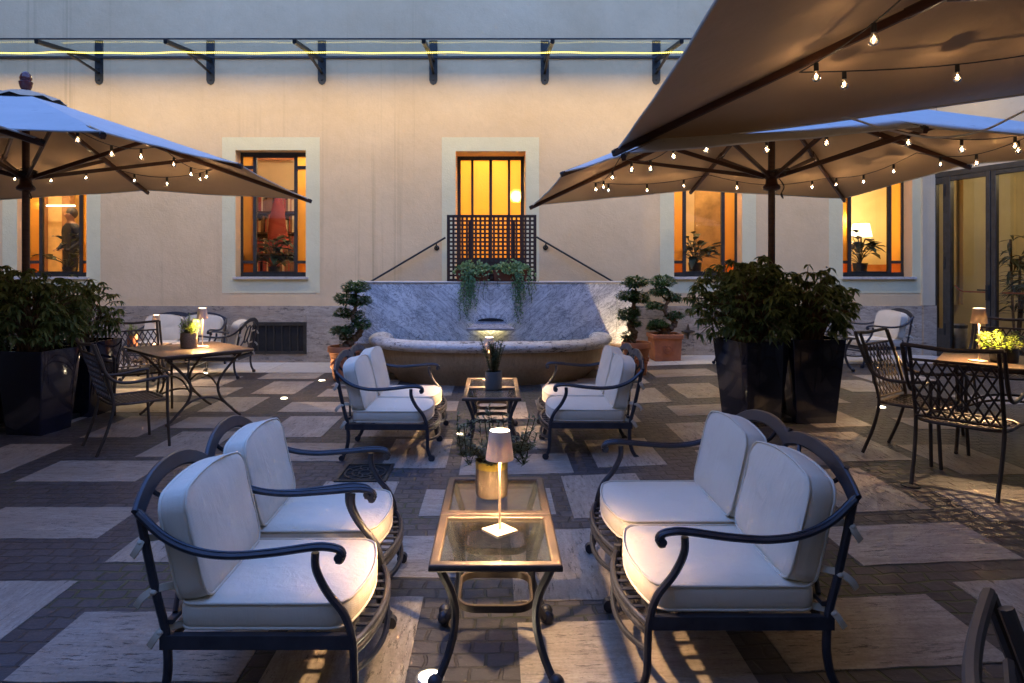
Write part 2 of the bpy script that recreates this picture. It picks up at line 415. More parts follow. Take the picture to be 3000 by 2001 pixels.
# ---------------------------------------------------------------- camera, world
cam = bpy.data.cameras.new('camera'); co = bpy.data.objects.new('camera', cam); COL.objects.link(co)
co.location = (0,0,1.65); co.rotation_euler = (R(90),0,0)
cam.sensor_width = 36; cam.lens = 24; cam.shift_x = .016; cam.shift_y = -.0728; cam.clip_end = 500; cam.clip_start = .05
sc.camera = co
w = bpy.data.worlds.new('World'); sc.world = w; w.use_nodes = True; nt = w.node_tree
sky = nt.nodes.new('ShaderNodeTexSky'); sky.sky_type = 'NISHITA'; sky.sun_disc = False
SUN_EL, SUN_ROT = -1.0, 0.0
sky.sun_elevation = R(SUN_EL); sky.sun_rotation = R(SUN_ROT); sky.ozone_density = 3.0; sky.air_density = 1.0; sky.dust_density = .3
bg = nt.nodes['Background']; nt.links.new(sky.outputs[0], bg.inputs[0]); bg.inputs[1].default_value = .15
sl = bpy.data.lights.new('sun', 'SUN'); so = bpy.data.objects.new('sun', sl); COL.objects.link(so)
sl.energy = .001; sl.angle = R(20); sl.color = (1,.9,.8)
so.rotation_euler = (R(90-35),0,R(180-SUN_ROT))
sc.view_settings.view_transform = 'Standard'; sc.view_settings.look = 'None'; sc.view_settings.exposure = EXPO; sc.view_settings.gamma = 1
sc.cycles.use_denoising = True
sc.cycles.max_bounces = 10; sc.cycles.transparent_max_bounces = 24; sc.cycles.diffuse_bounces = 5
sc.cycles.caustics_reflective = False; sc.cycles.caustics_refractive = True; sc.cycles.sample_clamp_indirect = 6
sc.cycles.use_light_tree = True

def lamp(name, loc, power, color=(1,.72,.4), radius=.03, parent=None, spot=None, rot=None):
    l = bpy.data.lights.new(name, 'SPOT' if spot else 'POINT'); l.energy = power*K; l.color = color; l.shadow_soft_size = radius
    if spot: l.spot_size = R(spot); l.spot_blend = .6
    o = bpy.data.objects.new(name, l); COL.objects.link(o); o.location = loc
    if rot: o.rotation_euler = rot
    if parent: o.parent = parent
    return o
WARM = (1,.80,.52)

# ---------------------------------------------------------------- ground
def sheet(mb, x0, x1, y0, y1, dz, nx=None):
    nx = nx or max(1, int((x1-x0)/.12)); xs = [x0+(x1-x0)*i/nx for i in range(nx+1)]
    vs = [(x, y, gz(x)+dz) for y in (y0, y1) for x in xs]
    mb.add(vs, [(i, i+1, nx+2+i, nx+1+i) for i in range(nx)])
mb = MB(); sheet(mb, -30, 30, -14, 11.8, 0, 400); tag(mb.build('cobble_paving', M['cobble'], None, 180), kind='structure')
SLABS = "-3.36,-2.42,4.14,4.68,0;-2.18,-1.62,3.81,4.71,1;-2.75,-2.19,2.66,3.58,1;-1.96,-1.03,2.71,3.26,0;-0.94,-0.36,2.49,3.41,1;-1.09,-0.16,3.62,4.18,0;0.09,0.65,3.35,4.25,1;0.10,1.02,2.59,3.15,0;-3.69,-2.77,5.24,5.80,0;-4.51,-3.94,5.45,6.35,1;-3.13,-2.57,5.92,6.83,1;-3.36,-2.45,6.98,7.50,0;-4.02,-3.47,6.60,7.53,1;-4.51,-3.59,7.73,8.31,0;-4.30,-3.45,8.74,9.33,0;-3.40,-2.86,7.76,8.64,1;-4.34,-3.80,9.42,10.28,1;-3.18,-2.61,8.85,9.82,1;-3.51,-2.65,10.04,10.59,0;-2.27,-1.35,8.67,9.23,0;-2.28,-1.38,9.46,9.96,0;-2.48,-1.56,7.75,8.32,0;-2.26,-1.69,6.60,7.53,1;-2.23,-1.31,5.79,6.38,0;-1.32,-0.77,6.62,7.50,1;-0.95,-0.41,5.59,6.53,1;-1.36,-0.45,7.81,8.38,0;-1.11,-0.57,8.74,9.60,1;-0.29,0.62,5.40,5.97,0;-1.30,-0.74,4.33,5.24,1;-0.51,0.40,4.51,5.05,0;0.51,1.09,4.43,5.33,1;0.83,1.39,5.52,6.38,1;-0.06,0.49,6.13,7.03,1;-0.19,0.36,7.37,8.28,1;0.48,1.38,7.82,8.38,0;0.58,1.50,7.02,7.58,0;1.52,2.06,7.94,8.86,1;1.16,2.08,9.19,9.81,0;2.27,3.17,9.62,10.28,0;2.28,2.83,8.08,9.07,1;1.93,2.84,7.20,7.72,0;1.71,2.26,6.00,6.90,1;1.72,2.64,5.34,5.90,0;1.33,2.24,4.54,5.11,0;4.35,4.92,8.32,9.18,1;5.02,5.92,9.07,9.61,0;3.06,3.98,7.62,8.13,0;4.44,4.98,7.11,7.89,1;3.98,4.88,6.41,6.89,0;3.07,3.62,6.52,7.38,1;2.75,3.31,5.40,6.32,1;3.43,3.98,5.01,5.85,1;2.23,2.78,4.34,5.23,1;3.00,3.90,4.12,4.68,0;1.94,2.79,3.60,4.12,0;1.16,1.72,3.59,4.49,1;1.18,2.06,2.71,3.27,0;2.26,2.82,2.47,3.38,1;-5.39,-4.48,6.94,7.50,0;-5.42,-4.84,5.73,6.62,1;-5.48,-4.58,8.69,9.24,0;-6.07,-5.22,9.69,10.23,0;-4.88,-4.29,4.21,5.06,1;-4.66,-3.73,3.34,3.92,0;-3.84,-3.25,2.47,3.34,1;3.63,4.22,2.95,3.82,1;4.39,5.26,4.29,4.86,0;5.36,6.22,7.57,8.12,0;5.69,6.26,6.09,6.92,1;0.20,1.19,1.39,1.98,0;-1.59,-0.59,1.39,1.98,0;-0.33,0.24,8.60,9.42,1;0.62,1.19,8.78,9.59,1"
mh, mv = MB(), MB()
def slab(m, x0, x1, y0, y1):
    # a thin slab whose corners are a little worn
    n = 8; top = []
    for i in range(n+1):
        x = x0+(x1-x0)*i/n; j = .004*math.sin(x*37+y0*11); top.append((x, y0+j))
    for i in range(n+1):
        x = x1-(x1-x0)*i/n; j = .004*math.sin(x*29+y1*17); top.append((x, y1+j))
    m.add([(x, y, gz(x)+.004) for x, y in top] + [(x, y, gz(x)-.03) for x, y in top],
          [tuple(range(len(top)))] + [(i, i+len(top), (i+1)%len(top)+len(top), (i+1)%len(top)) for i in range(len(top))])
for s_ in SLABS.split(';'):
    a = s_.split(','); slab(mv if a[4] == '1' else mh, *map(float, a[:4]))
tag(mh.build('stone_paving', M['trav_h'], None, 30), kind='structure')
tag(mv.build('stone_paving', M['trav_v'], None, 30), kind='structure')
mb = MB(); x = -14.0; i = 0
while x < 7.5:
    L_ = 1.1 + .5*((i*7) % 5)/5; sheet(mb, x, min(7.5, x+L_-.006), 10.62 if x < -.5 else 10.72, 11.795, .005); x += L_; i += 1
tag(mb.build('stone_pavement', M['white_band'], None, 180), kind='structure')

# ---------------------------------------------------------------- building front
YW = 11.8
B = thing('hotel_building', 'long ochre plaster building front with a stone base and amber lit windows', 'building', (0, YW, 0))
# window openings: (x0, x1, z0, z1, reveal)
WIN = [(-8.27,-7.07,1.48,3.668,.24), (-4.496,-3.28,1.48,3.668,.24), (3.085,4.26,1.48,3.668,.24), (6.0,7.2,1.48,3.668,.24)]
DOOR = (-.69,.519,1.0,3.65,.57)
ops = WIN + [DOOR]
def holed(xr, zr, holes):
    xs = sorted({xr[0], xr[1], *[h[0] for h in holes], *[h[1] for h in holes]}); zs = sorted({zr[0], zr[1], *[h[2] for h in holes], *[h[3] for h in holes]})
    m = MB()
    for i in range(len(xs)-1):
        for j in range(len(zs)-1):
            cx, cz = (xs[i]+xs[i+1])/2, (zs[j]+zs[j+1])/2
            if any(h[0] < cx < h[1] and h[2] < cz < h[3] for h in holes): continue
            m.quad((xs[i],0,zs[j]), (xs[i+1],0,zs[j]), (xs[i+1],0,zs[j+1]), (xs[i],0,zs[j+1]))
    for h in holes:
        x0,x1,z0,z1,d = h
        m.quad((x0,0,z0),(x0,0,z1),(x0,d,z1),(x0,d,z0)); m.quad((x1,0,z1),(x1,0,z0),(x1,d,z0),(x1,d,z1))
        m.quad((x0,0,z1),(x1,0,z1),(x1,d,z1),(x0,d,z1)); m.quad((x1,0,z0),(x0,0,z0),(x0,d,z0),(x1,d,z0))
    return m
m = holed((-22,7.58), (-.2,10.5), ops)
m.quad((-22,.05,10.5),(7.58,.05,10.5),(7.58,6,10.5),(-22,6,10.5)); m.quad((-22,0,-.2),(-22,6,-.2),(-22,6,10.5),(-22,0,10.5))
m.quad((-22,6,-.2),(7.58,6,-.2),(7.58,6,10.5),(-22,6,10.5))
m.build('wall', M['wall'], B, 30)
# smooth cream bands painted round the openings (a 6 mm raised plaster fascia)
def surround(x0,x1,z0,z1,op):
    m = MB(); a,b,c,d = op[:4]; c = max(c, z0)
    if c - z0 > .01: m.box(x0,x1,-.006,.001,z0,c)
    m.box(x0,x1,-.006,.001,d,z1); m.box(x0,a,-.006,.001,c,d); m.box(b,x1,-.006,.001,c,d)
    m.build('window_surround', M['surround'], B, 30)
surround(-8.52,-6.83,1.2,3.892,WIN[0]); surround(-4.726,-3.04,1.2,3.892,WIN[1]); surround(-.93,.752,1.0,3.892,DOOR)
surround(2.84,4.5,1.2,3.892,WIN[2]); surround(5.76,7.35,1.2,3.892,WIN[3])
m = MB(); m.box(7.35,7.58,-.05,.001,.99,10.4); m.build('pilaster', M['wing'], B, 30)
# plinth of travertine slabs with joints
m = MB(); x = -22.0; i = 0
while x < 7.35:
    L_ = [1.75,1.42,1.9,1.3,2.1][i % 5]; x2 = min(7.35, x+L_)
    for z0, z1 in ((-.1,.80),(.803,.977)):
        if x2 > -4.24 and x < -3.26 and z0 < .1:
            if x < -4.24: m.box(x,-4.243,-.035,.001,z0,z1)
            m.box(max(x,-4.24),min(x2,-3.26),-.035,.001,z0,.15); m.box(max(x,-4.24),min(x2,-3.26),-.035,.001,.70,z1)
            if x2 > -3.26: m.box(-3.257,x2-.003,-.035,.001,z0,z1)
        else: m.box(x,x2-.003,-.035,.001,z0,z1)
    x = x2; i += 1
m.box(7.353,7.58,-.07,.001,-.1,.985)
m.build('plinth', M['plinth'], B, 30)
m = MB(); m.box(-4.238,-3.262,-.03,0,.152,.698)
vf = MB()
for a in ((-4.24,-3.26,.64,.70),(-4.24,-3.26,.15,.2)): vf.box(a[0],a[1],-.055,-.02,a[2],a[3])
for a in ((-4.24,-4.19),(-3.31,-3.26)): vf.box(a[0],a[1],-.054,-.02,.2,.64)
for k in range(6): x = -4.19+.88*(k+.7)/6.4; vf.box(x-.009,x+.009,-.048,-.03,.2,.64)
vent = vf.build('vent_grille', M['frame'], B, 30); bk = MB(); bk.box(-4.19,-3.31,-.028,-.012,.2,.64); bk.build('mesh_screen', plain('dark_mesh', (.012,.011,.01), .8), vent)
m = MB()
m.lathe([(.001,-.13),(.012,-.12),(.03,-.03),(.034,0),(.03,.03),(.012,.12),(.001,.13)], 8); m.M = Matrix.Rotation(R(90),4,'Y'); m.lathe([(.001,-.12),(.012,-.11),(.03,-.03),(.034,0),(.03,.03),(.012,.11),(.001,.12)], 8)
m.build('wall_anchor', M['bronze'], B, loc=(3.31,-.06,.54))

# windows
def window(op, plant=True):
    x0,x1,z0,z1,d = op; cx = (x0+x1)/2; hw = (x1-x0)/2; Wd = MB()
    y0, y1 = d, d+.06
    st, sp, mu = .039, .178, .057
    xa = [cx-hw, cx-hw+st, cx-hw+st+sp, cx-hw+st+sp+mu]
    f = MB()
    f.box(cx-hw,cx+hw,y0,y1,z1-.072,z1); f.box(cx-hw,cx+hw,y0,y1,z0,z0+.075)
    for s in (-1,1):
        f.box(*sorted((cx+s*hw,cx+s*(hw-st))),y0+.002,y1-.002,z0+.075,z1-.072)
        a, b = sorted((cx+s*(hw-st-sp), cx+s*(hw-st-sp-mu)))
        f.box(a,b,y0+.001,y1-.001,z0+.075,z1-.072)
        a, b = sorted((cx+s*(hw-st), cx+s*(hw-st-sp)))
        f.box(a,b,y0+.004,y1-.004,z1-.29,z1-.235); f.box(a,b,y0+.004,y1-.004,z0+.23,z0+.28)
    # centre casement rebate
    c = hw-st-sp-mu
    f.box(cx-c,cx+c,y0-.008,y1-.02,z0+.075,z0+.092); f.box(cx-c,cx+c,y0-.008,y1-.02,z1-.089,z1-.072)
    fr = f.build('window', M['frame'], B, 30)
    g = MB(); g.quad((cx-c,y0+.02,z0+.092),(cx+c,y0+.02,z0+.092),(cx+c,y0+.02,z1-.089),(cx-c,y0+.02,z1-.089)); g.build('pane', M['glass'], fr)
    for s in (-1,1):
        a, b = sorted((cx+s*(hw-st), cx+s*(hw-st-sp)))
        for q0, q1, mm in ((z0+.075,z0+.23,'amber_deep'),(z0+.28,z1-.29,'amber'),(z1-.235,z1-.072,'amber')):
            g = MB(); g.quad((a,y0+.025,q0),(b,y0+.025,q0),(b,y0+.025,q1),(a,y0+.025,q1)); g.build('side_pane', M[mm], fr)
    s = MB(); s.box(x0-.03,x1+.05,-.06,d,z0-.042,z0); s.build('sill', M['white_band'], fr, 30, .004)
for op in WIN: window(op)
# terrace door behind the trellis
x0,x1,z0,z1,d = DOOR; f = MB(); W_ = x1-x0
f.box(x0,x1,d,d+.07,z1-.064,z1); f.box(x0,x1,d,d+.07,z0,1.81)
stops = [x0, x0+.058]; cols = [(x0,x0+.058)]; xx = x0+.058; panes = []
for wd, mu in ((.19,.042),(.285,.052),(.285,.042),(.19,.062)):
    panes.append((xx, xx+wd)); cols.append((xx+wd, xx+wd+mu)); xx += wd+mu
for a,b in cols: f.box(a,min(b,x1),d+.002,d+.068,1.81,z1-.064)
fr = f.build('terrace_door', M['frame'], B, 30)
for i,(a,b) in enumerate(panes):
    g = MB(); g.quad((a,d+.03,1.81),(b,d+.03,1.81),(b,d+.03,z1-.064),(a,d+.03,z1-.064)); g.build('pane', M['amber'], fr)

# rooms behind the openings
def room(x0,x1,d0,depth,z0,z1,mat,light,pos,col=WARM):
    m = MB(); y0, y1 = d0+.075, d0+depth
    m.quad((x0,y1,z0),(x1,y1,z0),(x1,y1,z1),(x0,y1,z1)); m.quad((x0,y0,z0),(x0,y1,z0),(x0,y1,z1),(x0,y0,z1))
    m.quad((x1,y1,z0),(x1,y0,z0),(x1,y0,z1),(x1,y1,z1)); m.quad((x0,y0,z1),(x0,y1,z1),(x1,y1,z1),(x1,y0,z1))
    m.quad((x0,y0,z0),(x1,y0,z0),(x1,y1,z0),(x0,y1,z0))
    m.build('room_wall', mat, B, 30)
    lamp('room_light', pos, light, col, .12, B)
yel = plain('yellow_room_paint', (.80,.62,.30), .85, 0, .2, .08, 1.5); ora = plain('orange_room_paint', (.66,.49,.27), .85, 0, .2, .15, 1.5); och = plain('cream_room_paint', (.72,.56,.36), .85, 0, .2, .15, 1.2)
room(-9.6,-6.3,.24,2.6,.98,4.3,yel,62,(-8.1,1.0,4.0))
room(-5.6,-2.4,.24,3.2,.98,4.3,och,55,(-3.3,1.2,4.0))
room(-1.6,1.5,.57,2.6,.98,4.3,yel,46,(-.1,1.5,3.95))
room(2.2,5.2,.24,2.4,.98,4.3,ora,70,(3.6,1.1,4.0))
room(5.35,8.3,.24,2.4,.98,4.3,yel,12,(6.9,1.2,4.0))

# ---- things inside the rooms
def YB(y): return YW + y
t = thing('bookcase', 'dark wooden bookcase of reddish books seen through the window half covered by the parasol tip', 'bookcase', (-4.82,YB(2.95),.98))
m = MB()
for z in (.02,.5,.95,1.4,1.85,2.3): m.box(-.6,.62,-.14,.14,z-.015,z+.015)
m.box(-.62,-.59,-.15,.15,0,2.34); m.box(.61,.64,-.15,.15,0,2.34); m.box(-.6,.62,.14,.16,0,2.34); m.build('frame', M['wood'], t, 30)
bkmats = [plain('book_red', (.26,.04,.03), .7), plain('book_brown', (.17,.08,.04), .7), plain('book_cream', (.5,.4,.28), .7)]
bms = [MB(),MB(),MB()]
for z in (.035,.515,.965,1.415,1.865):
    x = -.57
    while x < .56:
        wd = rnd.uniform(.02,.05); h = rnd.uniform(.24,.38)
        if rnd.random() < .9: rnd.choice(bms).box(x,x+wd*.92,-.1,.1,z,z+h)
        x += wd
bo = None
for q, mm in zip(bms, bkmats): q.build('shelved_books', mm, t, 30)['kind'] = 'stuff'
t = thing('red_coat_stand_in', 'long red coat standing in for a red painted figure behind the glass above a window plant', 'coat', (-4.50,YB(2.3),2.45))  # coat shape put in for the red figure of a painting
m = MB(); rings = []
for k in range(9):
    q = k/8; rx = .07+.16*q**.7; ry = .05+.06*q
    rings.append([(math.cos(a)*rx*(1+.12*math.sin(5*a+k)), math.sin(a)*ry, .62-1.05*q) for a in [2*PI*j/20 for j in range(20)]])
m.loft(rings); m.build('cloth', plain('red_cloth', (.20,.025,.016), .85), t); m = MB(); m.tube([(0,0,.6),(0,0,.68),(.02,0,.71),(.05,0,.7)], .006); m.build('hook', M['blackmetal'], t)
m = MB(); m.box(-.62,.62,-.02,.02,0,.16); o = m.build('wall_frieze', plain('frieze_red', (.5,.2,.08), .8), None, loc=(-5.0,YB(3.1),3.98)); tag(o, 'reddish painted frieze high inside the window half covered by the parasol tip', 'frieze')
# door frame strips and shelf in the leftmost room
t = thing('door_casing', 'brown wooden doorway casing inside the window behind the finial parasol', 'door frame', (-8.62,YB(2.0),.98))
m = MB(); m.box(-.62,-.46,-.08,.08,0,2.9); m.box(-.1,.06,-.08,.08,0,2.9); m.box(-.62,.06,-.075,.075,2.74,2.9); m.build('casing', plain('brown_casing', (.28,.13,.05), .6), t, 30, .004)
m = MB(); m.box(-.46,-.1,.05,.09,0,2.74); m.build('panel', plain('pale_door', (.7,.45,.2), .6), t, 30)
o = MB(); o.box(-.28,.28,-.02,.02,-.012,.012); o = o.build('strip_lamp', emit('strip_lamp_glow', (1,.75,.4), 6), None, loc=(-8.66,YB(1.8),2.87)); tag(o, 'thin glowing strip lamp inside the window with the standing person', 'lamp')
t = thing('mirror_frame', 'dark upright frame on the wall of the window with the glowing lamp', 'frame', (6.98,YB(2.2),2.5))
m = MB()
for a in ((-.28,.28,.48,.55),(-.28,.28,-.62,-.55),(-.28,-.2,-.55,.48),(.2,.28,-.55,.48)): m.box(a[0],a[1],-.03,.03,a[2],a[3])
m.build('frame', M['wood'], t, 30, .006); m = MB(); m.box(-.2,.2,.0,.02,-.55,.48); m.build('glass', plain('mirror_face', (.6,.5,.3), .2, .6), t)
t = thing('shaded_lamp', 'glowing cream shaded lamp behind the potted plant in the last window', 'lamp', (7.28,YB(1.8),1.95))
m = MB(); m.lathe([(.09,0),(.09,.02),(.02,.04),(.016,.3),(.02,.32)]); m.build('lamp_base', M['wood'], t)
m = MB(); m.lathe([(.20,.30),(.15,.56),(.148,.56),(.198,.30)], 28); sh = NT('glowing_shade'); m.build('lamp_shade', sh.finish(sh.shader('ShaderNodeEmission', Color=(1,.76,.42), Strength=3.2*K)), t)
lamp('lamp_bulb', (0,0,.66), 26, WARM, .06, t)
m = MB(); m.box(-1.35,1.4,-.05,.05,0,.72); o = m.build('dado_panel', plain('dado_orange', (.45,.15,.03), .6), None, 30, loc=(6.85,YB(2.2),.98)); tag(o, 'low orange brown panel under the shaded lamp in the last window', 'wall panel')
t = thing('partition', 'mottled orange brown partition with a pale edge behind the window beside the parasol pole', 'partition', (4.10,YB(1.55),.98))
m = MB(); m.box(-.2,.3,-.05,.05,0,3.2); m.build('board', plain('burnt_orange', (.42,.24,.08), .7, 0, .3, .35, 4), t, 30); m = MB(); m.box(.3,.36,-.06,.06,0,3.2); m.box(-.52,-.44,-.06,.06,0,3.2); m.build('edge_trim', plain('pale_trim', (.7,.5,.28), .6), t, 30)
t = thing('globe_lamp', 'round glowing lamp seen blurred through the amber terrace door', 'lamp', (.40,YB(1.55),3.02)); m = MB(); m.ball((0,0,0), .10, 16); m.build('globe', emit('globe_glow', (1,.8,.45), 30), t); m = MB(); m.tube([(0,0,.1),(0,0,1.27)], .006); m.build('rod', M['blackmetal'], t)

def houseplant(label, loc, n, spread, h, Lf, seed, potr=.11, poth=.2, rz=0):
    r = random.Random(seed); t = thing('houseplant', label, 'plant', loc, rz, 'houseplants on the window sills')
    m = MB(); m.lathe([(potr*.72,0),(potr,poth),(potr*.93,poth),(potr*.9,poth-.03)], 20); m.build('pot', M['blackpot'], t)
    m = MB(); sm = MB()
    for i in range(n):
        a = r.uniform(0,2*PI); el = r.uniform(.15,1.25); L = h*r.uniform(.55,1)
        tip = V((math.cos(a)*math.cos(el)*spread, math.sin(a)*math.cos(el)*spread*.7, poth+L*math.sin(el)))
        sm.tube(smooth([(0,0,poth-.03),(tip.x*.4,tip.y*.4,poth+(tip.z-poth)*.6),tip],3), .006, 5)
        m.leaf(tip, (math.cos(a),math.sin(a)*.7,r.uniform(-.3,.6)), (0,0,1), Lf*r.uniform(.8,1.15), Lf*.52, r.uniform(.1,.5))
        if i % 1 == 0: m.leaf(tip*.8+V((0,0,.04)), (math.cos(a+.7),math.sin(a+.7),r.uniform(0,.8)), (0,0,1), Lf*.85, Lf*.48, .3)
    m.build('leaves', M['leaf_indoor'], t, 180); sm.build('stems', M['stem'], t)
houseplant('broad leaved houseplant leaning in front of the standing person behind the window', (-7.75,YB(.6),1.45), 14, .42, .62, .30, 3)
houseplant('bushy dark houseplant on the window sill under the red stand-in coat', (-4.02,YB(.6),1.46), 34, .34, .56, .28, 4)
houseplant('dark leafy houseplant in the window between the bonsai and the parasol pole', (3.62,YB(.6),1.46), 30, .34, .56, .28, 5, .12, .27)
houseplant('houseplant silhouetted against the glowing lamp in the last window', (6.62,YB(.6),1.46), 24, .30, .62, .27, 6, .13, .26)

# person standing inside the leftmost window
def person():
    vs = [(0,0,.92),(0,.01,1.12),(0,.015,1.32),(0,.01,1.45),(0,-.005,1.55),(0,-.01,1.64),(0,-.005,1.73),
          (-.1,0,.86),(-.11,-.01,.48),(-.11,.02,.09),(-.12,-.13,.04), (.1,0,.86),(.11,-.02,.48),(.11,.02,.09),(.12,-.13,.04),
          (-.18,.01,1.40),(-.23,.03,1.14),(-.15,-.15,1.0),(-.08,-.2,1.02), (.18,.01,1.40),(.23,.03,1.14),(.17,-.14,.98),(.1,-.2,1.0)]
    es = [(0,1),(1,2),(2,3),(3,4),(4,5),(5,6),(0,7),(7,8),(8,9),(9,10),(0,11),(11,12),(12,13),(13,14),(3,15),(15,16),(16,17),(17,18),(3,19),(19,20),(20,21),(21,22)]
    rr = [.15,.15,.17,.1,.055,.095,.085,.09,.06,.045,.04,.09,.06,.045,.04,.075,.052,.036,.03,.075,.052,.036,.03]
    me = bpy.data.meshes.new('person'); me.from_pydata(vs, es, []); me.update()
    o = bpy.data.objects.new('person', me); COL.objects.link(o)
    mo = o.modifiers.new('skin','SKIN'); s = o.modifiers.new('sub','SUBSURF'); s.levels = s.render_levels = 2
    sv = me.skin_vertices[0].data
    for i, x in enumerate(rr): sv[i].radius = (x, x*(.72 if i < 3 else 1))
    sv[0].use_root = True
    t = NT('person_cloth_and_skin'); g = t.n('ShaderNodeTexCoord').outputs['Object']; sx = t.n('ShaderNodeSeparateXYZ'); t.t.links.new(g, sx.inputs[0])
    c = t.mix(t.math('GREATER_THAN', sx.outputs[2], 1.50), (.012,.012,.02), (.42,.22,.14)); t.bsdf(c, .7)
    me.materials.append(t.m)
    tag(o, 'person in a dark jacket standing behind the window glass', 'person'); o.location = (-8.12,YB(1.25),.98); o.rotation_euler = (0,0,R(-25))
    h = MB(); h.M = Matrix.Translation((0,0,0)); h.ball((0,.02,1.70), .104, 14, 1.12); hb = h.build('hair', plain('grey_brown_hair', (.09,.07,.055), .7), o)
    f = MB(); f.leaf((0,-.10,1.68), (0,-.5,-1), (0,-1,0), .05, .04, 0); f.ball((0,-.115,1.645), .014, 6); f.ball((-.035,-.093,1.675), .011, 6); f.ball((.035,-.093,1.675), .011, 6); f.build('face', plain('face_skin', (.4,.2,.13), .6), o)
    hd = MB()
    for sx_ in (-1, 1):
        for k in range(5): hd.tube([(sx_*.09,-.2,1.01),(sx_*.09-sx_*.02+k*.009*sx_,-.235,1.0),(sx_*.085-sx_*.02+k*.009*sx_,-.262-.004*(k%3),.985),(sx_*.08-sx_*.02+k*.009*sx_,-.27,.965)], .0085, 6)
    hd.build('hand', plain('hand_skin', (.42,.22,.14), .6), o)
person()

# ---------------------------------------------------------------- right wing with glass door
A0 = V((7.58,11.78,0)); wd_ = V((.30,-.954,0)).normalized(); ang = math.atan2(wd_.y, wd_.x)
G = thing('glazed_wing', 'side wing of pale plaster with a tall grey framed glass door', 'building', A0, ang)
# local: x along the wing toward the viewer, y outward = into the building (+y)
Dz0, Dz1, L0, L1 = .10, 3.27, .02, 4.6
m = MB(); m.quad((0,0,Dz1),(L1,0,Dz1),(L1,0,10.5),(0,0,10.5)); m.quad((L1,0,-.2),(16,0,-.2),(16,0,10.5),(L1,0,10.5)); m.quad((0,0,10.5),(16,0,10.5),(16,4,10.5),(0,4,10.5))
m.quad((16,0,-.2),(16,4,-.2),(16,4,10.5),(16,0,10.5)); m.build('wall', M['wing'], G, 30)
bars = MB(); panesx = []
xs = [(-.04,.035),(.166,.206),(.21,.302),(.908,.983),(.987,1.061),(1.667,1.76),(1.765,1.86),(2.9,2.98),(4.5,4.6)]
for a,b in xs: bars.box(a,b,-.03 if a in (.21,.908) else -.02,.06,Dz0,Dz1-.09)
bars.box(-.04,4.6,-.024,.064,Dz1-.09,Dz1); bars.box(.302,.908,-.022,.05,Dz1-.17,Dz1-.095); bars.box(.302,.908,-.022,.05,Dz0,Dz0+.12); bars.box(1.061,1.667,-.018,.05,Dz1-.165,Dz1-.092); bars.box(1.061,1.667,-.018,.05,Dz0,Dz0+.12)
bars.box(.035,.166,-.016,.05,Dz0,Dz0+.5); bars.box(.035,.166,-.016,.05,Dz1-.2,Dz1-.092); bars.box(1.86,4.5,-.018,.05,Dz0,Dz0+.1)
fr = bars.build('glass_door', M['frame'], G, 30, .004)
for a,b in ((.035,.166),(.302,.908),(1.061,1.667),(1.86,2.9),(2.98,4.5)):
    g = MB(); g.quad((a,.02,Dz0+.1),(b,.02,Dz0+.1),(b,.02,Dz1-.1),(a,.02,Dz1-.1)); g.build('pane', M['glass'], fr)
h = MB(); h.box(.92,.972,-.05,-.03,1.12,1.36); h.bar([(.945,-.05,1.28),(.945,-.09,1.28),(.82,-.09,1.28)], .022, .022); h.build('handle', M['blackmetal'], fr, 30, .004)
h = MB(); h.tube([(.315,.06,1.34),(.37,.11,1.26),(.42,.12,1.24),(.90,.12,1.24)], .014, 8); h.tube([(1.07,.12,1.24),(1.65,.12,1.24)], .014, 8); h.build('push_bar', plain('red_brown_bar', (.32,.07,.03), .4), fr)
for z in (.5,1.62,2.85):
    h = MB(); h.box(.188,.222,-.045,-.02,z,z+.2); h.build('hinge', M['blackmetal'], fr, 30, .003)
m = MB()
P0, P1, PY = -.2, 4.9, 3.2
m.quad((P0,PY,0),(P1,PY,0),(P1,PY,4),(P0,PY,4)); m.quad((P0,.09,0),(P0,PY,0),(P0,PY,4),(P0,.09,4)); m.quad((P1,.09,0),(P1,PY,0),(P1,PY,4),(P1,.09,4)); m.quad((P0,.09,3.6),(P1,.09,3.6),(P1,PY,3.6),(P0,PY,3.6)); m.quad((P0,.09,.09),(P1,.09,.09),(P1,PY,.09),(P0,PY,.09))
m.build('room_wall', plain('pale_lobby_paint', (.50,.43,.28), .8, 0, .2, .12, 1.2), G, 30)
lamp('room_light', (1.6,1.6,3.4), 26, (1,.76,.42), .15, G)
GM = Matrix.Translation(A0) @ Matrix.Rotation(ang,4,'Z')
def gw(x,y,z): return tuple(GM @ V((x,y,z)))
t = thing('dracaena', 'tall dracaena in a round pot behind the glass door', 'plant', gw(.93,.62,.1)); r = random.Random(12)
m = MB(); m.lathe([(.2,0),(.27,.42),(.25,.42),(.24,.38)], 22); m.build('pot', M['greypot'], t)
m = MB(); lf = MB()
for k,(dx,hh) in enumerate(((-.06,2.0),(.05,1.72),(.1,1.3))):
    top = V((dx*1.6,.02*k,hh)); m.tube([(dx*.4,0,.36),(dx,0,.9),top], .02, 7)
    for i in range(46):
        q = r.random(); a = r.uniform(0,2*PI); p = V((dx+(top.x-dx)*q, 0, .78+(hh-.7)*q if k == 0 else .95+(hh-.9)*q))
        lf.leaf(p, (math.cos(a),math.sin(a),r.uniform(-.1,.9)), (0,0,1), r.uniform(.3,.46), .055, .5)
m.build('trunk', M['bark'], t); lf.build('leaves', M['leaf_indoor'], t, 180)
t = thing('waste_bin', 'brushed steel bin standing inside the glass door', 'bin', gw(.13,.36,.1)); m = MB(); m.lathe([(.13,0),(.14,.02),(.14,.55),(.13,.57),(.12,.57),(.12,.5)], 24); m.build('body', M['steel'], t)
m = MB(); m.lathe([(.143,.50),(.147,.51),(.147,.545),(.143,.555)], 24); m.build('rim', M['blackmetal'], t)
